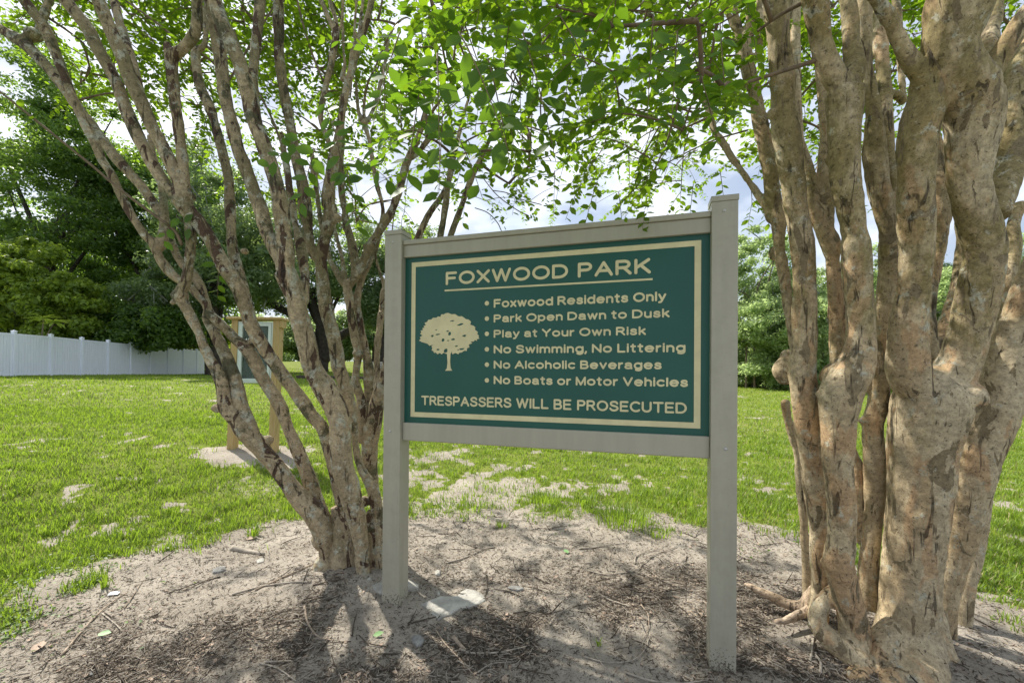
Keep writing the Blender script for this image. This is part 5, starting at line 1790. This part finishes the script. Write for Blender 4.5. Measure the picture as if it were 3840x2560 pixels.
def grass_blades(n, ymin, ymax, wscale, keep, xr=1.32, hmul=1.0):
    u = rng.random(n)
    y_ = ymin * (ymax / ymin) ** u if ymin > 0 else ymin + (ymax - ymin) * u
    x_ = rng.uniform(-1, 1, n) * (xr * y_ + .8)
    b_ = bare(x_, y_)
    tuft = fbm(x_ * 6, y_ * 6, 61, 2)
    ok = rng.random(n) < np.clip((1 - b_ * 1.08) * (.55 + 1.3 * (tuft - .3)), 0, 1) * keep
    # keep clear of the tree feet
    x_, y_, tuft = x_[ok], y_[ok], tuft[ok]
    z_ = ground_z(x_, y_)
    n = len(x_)
    h = .82 * (.022 + .055 * rng.random(n) ** 1.5 + .035 * sstep(.5, .75, tuft)) * hmul * (1 + .02 * y_)
    wd = wscale * (.0022 + .00042 * y_) * rng.uniform(.7, 1.3, n)
    a = rng.random(n) * 2 * np.pi
    ln = rng.uniform(.15, .95, n) * h
    dx, dy = np.cos(a), np.sin(a)
    sx, sy = -dy * wd, dx * wd
    base = np.stack([x_, y_, z_ - .004], -1)
    side = np.stack([sx, sy, np.zeros(n)], -1)
    mid = base + np.stack([dx * ln * .35, dy * ln * .35, h * .6], -1)
    tip = base + np.stack([dx * ln, dy * ln, h], -1)
    V_ = np.stack([base - side, base + side, mid + side * .75, mid - side * .75, tip], 1)
    k = np.arange(n)[:, None] * 5
    F3 = np.concatenate([k + np.array([0, 1, 2]), k + np.array([0, 2, 3]), k + np.array([3, 2, 4])], 1).reshape(-1, 3)
    return V_.reshape(-1, 3), F3


Vs = [grass_blades(330000, 2.0, 9.5, 1.0, 1.0), grass_blades(190000, 7.5, 40, 1.2, 1.0)]
V_, F_ = join(Vs)
gr = mk('grass', V_, F_, M_grass)
tag(gr, 'bright green lawn grass', kind='stuff')
V_, F_ = grass_blades(60000, 2.2, 14, .9, 1.0, hmul=.85)
tag(mk('dry_grass', V_, F_, M_grass_dry), 'dry straw-coloured blades mixed into the lawn', kind='stuff')


# tall tufts at the edge of the bare patch and small plants
def tuft(px, py, n, h, spread, name, label, mat, wd=.004):
    c, d = ground_hit(px, py)
    vv, ff = [], []
    for k in range(n):
        a = rng.random() * 2 * math.pi
        r_ = spread * math.sqrt(rng.random())
        b0 = c + np.array([math.cos(a) * r_, math.sin(a) * r_, 0])
        b0[2] = float(ground_z(b0[0], b0[1])) - .005
        hh = h * rng.uniform(.5, 1.1)
        a2 = a + rng.normal(0, .7)
        o_ = np.array([math.cos(a2), math.sin(a2), 0])
        ln = hh * rng.uniform(.15, .8)
        sd_ = np.array([-o_[1], o_[0], 0]) * wd
        pts = [b0, b0 + o_ * ln * .3 + UZ * hh * .6, b0 + o_ * ln * .75 + UZ * hh * .92, b0 + o_ * ln * 1.15 + UZ * hh * .95]
        k0 = len(vv)
        for u, p_ in zip((1, .9, .6, .05), pts):
            vv += [p_ - sd_ * u, p_ + sd_ * u]
        ff += [(k0 + 2 * i_, k0 + 2 * i_ + 1, k0 + 2 * i_ + 3, k0 + 2 * i_ + 2) for i_ in range(3)]
    o = mk(name, np.array(vv), np.array(ff), mat)
    lo = Vector(c)
    for v_ in o.data.vertices:
        v_.co -= lo
    o.location = lo
    return tag(o, label, 'grass tuft', 'grass tufts at the edge of the bare patch')


TUF = [(2030, 1885, 170, .13, .22, 'long tuft of grass under the left half of the sign'), (2330, 1960, 240, .15, .26, 'largest bright tuft of grass below the sign, right of centre'),
       (2180, 1890, 110, .10, .17, 'low clump of grass between the two large tufts under the sign'), (2560, 1890, 90, .12, .18, 'grass tuft beside the right sign post'),
       (1770, 1915, 70, .08, .12, 'short tuft in the sand a little right of the left post'), (1880, 1975, 30, .06, .07, 'sparse dry tuft alone on the sand under the sign'),
       (1730, 1950, 24, .05, .06, 'tiny tuft on the sand closest below the left half of the sign'), (945, 2010, 46, .10, .05, 'small spiky tuft in the sand left of the left tree'),
       (392, 2205, 16, .13, .018, 'upright bladed sprout standing alone in the dirt at the lower left'), (2960, 2010, 50, .07, .12, 'low weeds in the sand left of the right tree'),
       (2470, 2010, 40, .07, .10, 'short tuft on the sand left of the right post'), (1620, 1930, 40, .06, .09, 'small tuft near the left post on the sand'),
       (2245, 2420, 7, .05, .01, 'single green blade cluster in the litter below the sign centre')]
for a in TUF:
    tuft(a[0], a[1], a[2], a[3], a[4], 'grass_tuft', a[5], M_grass)


# low broadleaf weeds
def weeds(n, cx_, cy_, sx, sy):
    x_, y_ = rng.normal(cx_, sx, n), rng.normal(cy_, sy, n)
    ok = (bare(x_, y_) < .8) | (rng.random(n) < .08)
    x_, y_ = x_[ok], y_[ok]
    z_ = ground_z(x_, y_)
    pos = np.stack([x_, y_, z_ + rng.uniform(.004, .03, len(x_))], -1)
    return leaves_mesh(pos, rng.normal(0, 1, (len(x_), 3)) * np.array([1, 1, .2]), UZ + rng.normal(0, .3, (len(x_), 3)), rng.uniform(.014, .034, len(x_)))


wl = [weeds(2600, -2.9, 2.5, .35, .6), weeds(900, -2.6, 1.9, .3, .4), weeds(1500, 3.1, 3.3, .4, .35), weeds(500, 1.95, 3.6, .22, .2), weeds(600, -.6, 4.4, .5, .3), weeds(500, .9, 4.3, .6, .25)]
V_, F_ = join(wl)
M_weed = leaf_material('weed_leaf', (.04, .085, .015), (.12, .19, .03), (.24, .36, .03), .35, .5, 3)
tag(mk('ground_cover', V_, F_, M_weed), 'low broadleaf weeds at the edge of the turf', kind='stuff')

# ------------------------------------------------------------------ litter on the bare soil
M_lit = {'dark': simple('dark_litter', (.075, .058, .043), .95, .4, 40), 'tan': simple('tan_litter', (.30, .235, .175), .9, .35, 40),
         'pink': simple('fallen_leaf', (.34, .25, .185), .8, .3, 30), 'grey': simple('grey_twig', (.31, .27, .22), .9, .3, 30)}


def litter(n, lo, hi, wr, mat, label, flat=False, thr=0):
    x_ = rng.uniform(-3.0, 3.9, n * 7)
    y_ = rng.uniform(1.2, 4.4, n * 7)
    w_ = litter_density(x_, y_)
    ok = rng.random(len(x_)) < w_ ** 1.4
    x_, y_ = x_[ok][:n], y_[ok][:n]
    n = len(x_)
    z_ = ground_z(x_, y_)
    Ls = rng.uniform(lo, hi, n)
    a = rng.random(n) * 2 * np.pi
    tl = rng.normal(0, .22, n)
    d_ = np.stack([np.cos(a), np.sin(a), np.sin(tl)], -1)
    pos = np.stack([x_, y_, z_ + .002 + rng.random(n) * .008], -1)
    if flat:
        return leaves_mesh(pos, d_, UZ + rng.normal(0, .45, (n, 3)), Ls)
    sd_ = np.stack([-np.sin(a), np.cos(a), np.zeros(n)], -1) * (wr * Ls)[:, None]
    up = UZ[None] * (wr * 1.6 * Ls)[:, None]
    bend = sd_ * rng.normal(0, 2.5, n)[:, None]
    p0, p1, p2 = pos - d_ * Ls[:, None] / 2, pos + bend, pos + d_ * Ls[:, None] / 2
    V_ = np.stack([p0 - sd_, p0 + sd_, p0 + up, p1 - sd_, p1 + sd_, p1 + up, p2 - sd_ * .5, p2 + sd_ * .5, p2 + up * .5], 1).reshape(-1, 3)
    T = []
    for b0 in (0, 3):
        for i_, j_ in ((0, 1), (1, 2), (2, 0)):
            T += [(b0 + i_, b0 + j_, b0 + 3 + j_), (b0 + i_, b0 + 3 + j_, b0 + 3 + i_)]
    F_ = (np.arange(n) * 9)[:, None, None] + np.array(T)[None]
    return V_, F_.reshape(-1, 3)


for (n, lo, hi, wr, mt, lab, fl) in ((19000, .006, .028, .09, 'dark', 'dark shredded litter on the sand', False), (9000, .01, .05, .05, 'grey', 'small grey twig litter', False),
                                     (5000, .008, .03, .10, 'tan', 'tan bark crumbs', False), (1000, .014, .034, 0, 'pink', 'dry pinkish fallen leaves', True), (2600, .03, .09, .03, 'grey', 'broken dry twig pieces', False), (700, .07, .20, .020, 'dark', 'thin dark dry twigs', False)):
    V_, F_ = litter(n, lo, hi, wr, mt, lab, fl)
    tag(mk('leaf_litter' if fl else 'twig_litter', V_, F_, M_lit[mt]), lab, kind='stuff')
# fine crumbs everywhere on the sand
xx = rng.uniform(-3.2, 3.9, 26000)
yy = rng.uniform(1.2, 4.6, 26000)
ok = rng.random(26000) < bare(xx, yy) * (.25 + .9 * sstep(.4, .6, fbm(xx * 5, yy * 5, 55, 3)))
xx, yy = xx[ok], yy[ok]
pos = np.stack([xx, yy, ground_z(xx, yy) + .002], -1)
V_, F_ = leaves_mesh(pos, rng.normal(0, 1, (len(xx), 3)) * np.array([1, 1, .3]), UZ + rng.normal(0, .6, (len(xx), 3)), rng.uniform(.005, .014, len(xx)))
tag(mk('soil_crumbs', V_, F_, M_lit['dark']), 'fine dark crumbs scattered on the sand', kind='stuff')


def stick(pts, wpx, label, mat=None, name='stick', lift=.004):
    """a stick lying on the ground along photo positions"""
    g = []
    for a, b2 in pts:
        p_, d_ = ground_hit(a, b2)
        g.append(p_)
    g = catmull(np.array(g), 6)
    g[:, 2] = ground_z(g[:, 0], g[:, 1]) + lift
    g[:, 2] = np.convolve(np.pad(g[:, 2], 2, 'edge'), np.ones(5) / 5, 'valid') + .004
    r_ = wpx / 2 * np.hypot(g[:, 1], 0) / FPX
    r_ = r_ * np.linspace(1.1, .5, len(g))
    V_, F_ = tube(g, r_, 7)
    c = g.mean(0)
    o = mk(name, V_ - c, F_, mat or M_lit['grey'], None, True)
    o.location = c
    return tag(o, label, 'stick')


def R4(*l):
    return [(1400 + a * .61234, 1600 + b2 * .61234) for a, b2 in l]


def R3c(*l):
    return [(2600 + a * .54843, 1700 + b2 * .54843) for a, b2 in l]


def L3(*l):
    return [(a * .63776, 1700 + b2 * .63776) for a, b2 in l]


stick(R4((455, 840), (560, 810), (650, 765), (750, 738)), 6, 'slender dark stick lying between the left post and the sand patch')
stick(R4((530, 1358), (620, 1385), (780, 1385), (940, 1345)), 9, 'long dark curved stick on the litter below the sign')
stick(R4((490, 1290), (540, 1340), (565, 1355)), 16, 'stubby pale stick next to the long curved dark stick', M_lit['tan'])
stick(R4((380, 1240), (440, 1330), (540, 1440), (640, 1560)), 5, 'straight thin twig running down from the flat white rock', M_lit['tan'])
stick(R4((640, 1510), (720, 1460), (860, 1442)), 6, 'thin dark twig near the bottom centre')
stick(R4((1320, 1260), (1325, 1330), (1365, 1420), (1410, 1480)), 5, 'hooked twig left of the two small pits')
stick(R4((1290, 1420), (1420, 1455), (1580, 1435), (1650, 1385), (1672, 1335)), 5, 'curving twig that loops round below the small pits')
stick(R4((1310, 885), (1440, 905), (1600, 885), (1700, 800), (1860, 745)), 5, 'long bowed twig on the sand under the right half of the sign')
stick(R4((1600, 840), (1620, 790), (1750, 760)), 4, 'short bent twig on the bright sand left of the right post')
stick(R4((1260, 745), (1400, 735), (1540, 722)), 5, 'straight thin twig on the pale sand under the sign')
stick(R4((1400, 1040), (1470, 1075), (1580, 1115)), 6, 'dark twig angled down towards the right post')
stick(R4((1640, 1100), (1685, 1170), (1680, 1250), (1650, 1310)), 4, 'thin bowed pale twig left of the right post', M_lit['tan'])
stick(R4((1080, 1220), (1130, 1160), (1270, 1075)), 5, 'thin twig rising to the right in the middle litter')
stick(R4((1540, 1510), (1700, 1560), (1900, 1565), (2100, 1545)), 8, 'dark stick along the bottom edge beneath the right post')
stick(L3((360, 1190), (480, 1060), (620, 910), (750, 825)), 8, 'long straight tan stick on the dirt at the lower left', M_lit['tan'])
stick(L3((1210, 635), (1400, 625), (1560, 595)), 3, 'hair-thin twig on the sand left of the left tree')
stick(L3((1365, 570), (1430, 575), (1550, 600)), 24, 'thick weathered pale branch piece lying on sand left of the left tree')
stick(L3((1365, 838), (1540, 790), (1700, 770), (1830, 765)), 8, 'grey stick pointing at the foot of the left tree')
stick(L3((1500, 815), (1650, 740), (1800, 680), (1870, 640)), 7, 'long stick leaning up to the left tree base', M_lit['tan'])
stick(L3((1790, 900), (1810, 1000), (1870, 1090), (1960, 1115)), 8, 'pale curved twig in the shade below the left tree', M_lit['tan'])
stick(L3((1525, 1232), (1640, 1275), (1760, 1345)), 6, 'grey straight twig at the bottom left of the centre')
stick(L3((1560, 1230), (1640, 1228), (1720, 1222)), 8, 'short dark twig above the grey straight one')
stick(L3((570, 1345), (670, 1305), (775, 1270)), 8, 'short black stick at the bottom left edge', M_lit['dark'])
stick(L3((730, 910), (790, 830), (845, 740)), 4, 'thin pale straw standing out on the dirt at left', M_lit['tan'])
stick(L3((1190, 1210), (1230, 1160), (1280, 1105)), 4, 'short thin twig on the rippled sand')
stick(L3((600, 950), (680, 1010), (715, 1060)), 5, 'small bent root piece in the lower-left litter')
stick(R3c((800, 1420), (815, 1330), (825, 1240)), 9, 'upright dark twig lying in front of the right tree root')
stick(R3c((870, 1500), (870, 1430), (830, 1370)), 11, 'knobbly grey twig below the right tree root')
stick(R3c((1890, 1095), (2000, 1135), (2140, 1190)), 5, 'thin dark twig on the sand right of the right tree')
stick(R3c((1980, 1310), (2100, 1350), (2261, 1400)), 6, 'dark twig near the right edge of the picture')

# ------------------------------------------------------------------ stones
M_stone = simple('pale_limestone', (.36, .345, .305), .85, .25, 9, .006)
M_stone_d = simple('grey_stone', (.22, .215, .20), .9, .35, 14, .006)


def stone(outline, h, label, mat, name='rock'):
    h *= .6
    g = np.array([ground_hit(a, b2)[0] for a, b2 in outline])
    c = g.mean(0)
    n = len(g)
    c[2] = float(ground_z(c[0], c[1]))
    V_ = [c + (0, 0, h)]
    F_ = []
    rings = ((1.0, -.03), (1.0, h * .45), (.88, h * .85), (.5, h * 1.02))
    for f_, z_ in rings:
        for p_ in g:
            q_ = c + (p_ - c) * f_
            q_[2] = float(ground_z(q_[0], q_[1])) * .3 + c[2] * .7 + z_ + rng.normal(0, h * .10)
            V_.append(q_)
    for r_ in range(3):
        for i_ in range(n):
            j_ = (i_ + 1) % n
            F_.append((1 + r_ * n + i_, 1 + r_ * n + j_, 1 + (r_ + 1) * n + j_, 1 + (r_ + 1) * n + i_))
    for i_ in range(n):
        F_.append((1 + 3 * n + i_, 1 + 3 * n + (i_ + 1) % n, 0))
    me = bpy.data.meshes.new(name)
    me.from_pydata([tuple(np.asarray(v_) - c) for v_ in V_], [], F_)
    me.materials.append(mat)
    me.update()
    o = bpy.data.objects.new(name, me)
    o.location = c
    COL.objects.link(o)
    b3 = o.modifiers.new('b', 'BEVEL')
    b3.width = .004
    b3.segments = 2
    return tag(o, label, 'rock')


stone(R4((290, 1085), (360, 1060), (410, 1040), (470, 1042), (520, 1035), (545, 1008), (570, 998), (620, 1005), (680, 1035), (688, 1065), (650, 1085), (600, 1100), (520, 1120), (480, 1150), (430, 1165), (400, 1182), (380, 1160), (350, 1145), (365, 1130), (320, 1110)), .030,
      'large flat whitish rock slab in the litter right of the left post', M_stone)
stone(R4((-25, 955), (30, 938), (60, 945), (130, 948), (230, 955), (278, 985), (275, 1000), (220, 1005), (100, 1030), (40, 1030), (10, 1010)), .03,
      'flat white rock half hidden behind the left post', M_stone)
stone(R4((230, 1295), (250, 1280), (290, 1285), (315, 1305), (300, 1330), (270, 1345), (240, 1320)), .04, 'small grey angular stone below the left post', M_stone_d)
stone(R4((372, 905), (390, 888), (412, 895), (410, 915), (385, 920)), .03, 'small pale stone in the litter beyond the flat rock', M_stone)
stone(R4((820, 995), (850, 985), (900, 990), (925, 1005), (890, 1015), (840, 1010)), .022, 'narrow grey stone to the right of the flat white rock', M_stone_d)
stone(R4((385, 1020), (395, 1012), (410, 1022), (405, 1038), (390, 1036)), .018, 'pebble just above the flat white rock', M_stone)
stone(L3((1505, 640), (1530, 628), (1555, 630), (1550, 645), (1515, 655)), .02, 'flat pale chip on the sand left of the left tree', M_stone)
stone(L3((1245, 690), (1290, 675), (1325, 672), (1330, 690), (1290, 705), (1250, 710)), .03, 'dark lump of wood-like rock on the sand at left', M_stone_d)
stone(L3((522, 1300), (535, 1292), (552, 1296), (550, 1310), (530, 1312)), .02, 'round bluish pebble near the bottom left', M_stone_d)
stone(R4((780, 1555), (800, 1535), (830, 1545), (830, 1575), (790, 1580)), .03, 'round tan pebble at the bottom edge centre', M_lit['tan'])
stone(L3((2155, 742), (2170, 738), (2185, 742), (2180, 752), (2160, 752)), .02, 'pebble at the foot of the left tree', M_stone)


def ground_leaf(px, py, size, label, mat, ang, name='fallen_leaf'):
    c, _ = ground_hit(px, py)
    pos = np.array([[0, 0, .01]])
    V_, F_ = leaves_mesh(pos, np.array([[math.cos(ang), math.sin(ang), .1]]), np.array([[.1, -.25, 1.0]]), np.array([size]))
    o = mk(name, V_, F_, mat, None, True)
    o.location = c
    return tag(o, label, 'leaf')


M_fl = simple('green_fallen_leaf', (.16, .30, .10), .5, .15, 10)
ground_leaf(365, 2390, .07, 'green leaf lying on the dirt at the lower left', M_fl, .1)
ground_leaf(1398, 2385, .06, 'green leaf lying below the foot of the left post', M_fl, .5)
ground_leaf(2130, 2078, .07, 'pale green curled leaf on the sand under the sign', M_fl, 1.9)
ground_leaf(125, 2460, .09, 'large brown leaf at the lower left corner', M_lit['pink'], 2.0)
ground_leaf(920, 2019, .09, 'brown leaf on the sand beside the small spiky tuft', M_lit['pink'], .1)
q = Q()
c, _ = ground_hit(430, 2230)
q.box(c + np.array([-.03, -.02, .006]), (.06, .008, .002), (-.01, .035, .004), (0, 0, .002))
tag(q.obj('paper_scrap', simple('white_paper', (.72, .70, .72), .8), None), 'white scrap of paper on the dirt at the lower left', 'litter')

# ------------------------------------------------------------------ air plants on the stems
M_air = simple('air_plant', (.20, .22, .13), .8, .3, 20)
for (px, py, d_, lab) in ((630, 742, 2.62, 'wiry air plant clinging to the fork of the left tree'), (1128, 868, 2.95, 'small wiry air plant on a middle stem of the left tree')):
    c = P(px, py, d_)
    t_ = []
    for k in range(46):
        d3 = rng.normal(0, 1, 3) + np.array([.2, -.5, .0])
        d3 /= np.linalg.norm(d3)
        Ls = rng.uniform(.03, .09)
        pts = [c + d3 * .004, c + d3 * Ls * .5 + UZ * .01, c + d3 * Ls - UZ * .015 + rng.normal(0, .008, 3)]
        t_.append(tube(catmull(pts, 3), np.linspace(.0016, .0005, 7), 4))
    V_, F_ = join(t_)
    o = mk('air_plant', V_ - c, F_, M_air)
    o.location = c
    tag(o, lab, 'air plant')

# ------------------------------------------------------------------ play area seen past the left post
bx, by = at_px(1437, 24), 24.0
bz = float(ground_z(bx, by, False))
M_bench = simple('grey_bench', (.32, .31, .28), .8, .15, 6)
M_bdark = simple('dark_iron', (.03, .03, .03), .6)
bench = empty('park_bench', (bx, by, bz), 'grey slatted bench far behind, glimpsed beside the left sign post', 'bench')
ztop = P(1437, 1356, 24)[2]
for k in range(3):
    q = Q()
    q.box((bx - .75, by, ztop - .1 - k * .13), (1.5, 0, 0), (0, .03, 0), (0, 0, .10))
    q.obj('slat', M_bench, bench)
for k in range(3):
    q = Q()
    q.box((bx - .75, by - .45 + k * .15, ztop - .46), (1.5, 0, 0), (0, .12, 0), (0, 0, .03))
    q.obj('slat', M_bench, bench)
for sx in (-.68, -.2, .2, .62):
    q = Q()
    q.box((bx + sx, by + .031, bz - .05), (.05, 0, 0), (0, .05, 0), (0, 0, ztop - bz))
    q.obj('leg', M_bdark, bench)
for sx in (-.68, .62):
    q = Q()
    q.box((bx + sx, by - .42, bz - .05), (.05, 0, 0), (0, .05, 0), (0, 0, ztop - .47 - bz + .05))
    q.obj('leg', M_bdark, bench)
M_edge = simple('timber_edging', (.07, .055, .045), .95, .3, 5)
ea, eb = ground_hit(1110, 1418)[0], ground_hit(1560, 1426)[0]
q = Q()
d_ = eb - ea
q.box((ea[0], ea[1], ea[2] - .05), (d_[0], d_[1], d_[2]), (0, .15, 0), (0, 0, .22))
tag(q.obj('timber_edging', M_edge, None, .02), 'dark low timber edging along the play area behind the left tree', 'edging')
q = Q()
gx_, gy_ = at_px(1424, 21), 21.0
gz_ = float(ground_z(gx_, gy_, False))
M_gp = simple('green_plastic', (.01, .30, .17), .35, .08, 5)
q.add([(gx_ - .15, gy_, gz_), (gx_ + .35, gy_, gz_), (gx_ + .30, gy_, P(1424, 1404, 21)[2]), (gx_ - .10, gy_, P(1424, 1404, 21)[2] - .02),
       (gx_ - .15, gy_ + .5, gz_), (gx_ + .35, gy_ + .5, gz_), (gx_ + .30, gy_ + .5, P(1424, 1404, 21)[2] + .1), (gx_ - .10, gy_ + .5, P(1424, 1404, 21)[2] + .1)],
      [(0, 1, 2, 3), (5, 4, 7, 6), (4, 0, 3, 7), (1, 5, 6, 2), (3, 2, 6, 7), (4, 5, 1, 0)])
tag(q.obj('slide_end', M_gp, None, .03), 'bright green plastic slide end barely showing left of the sign post', 'slide')
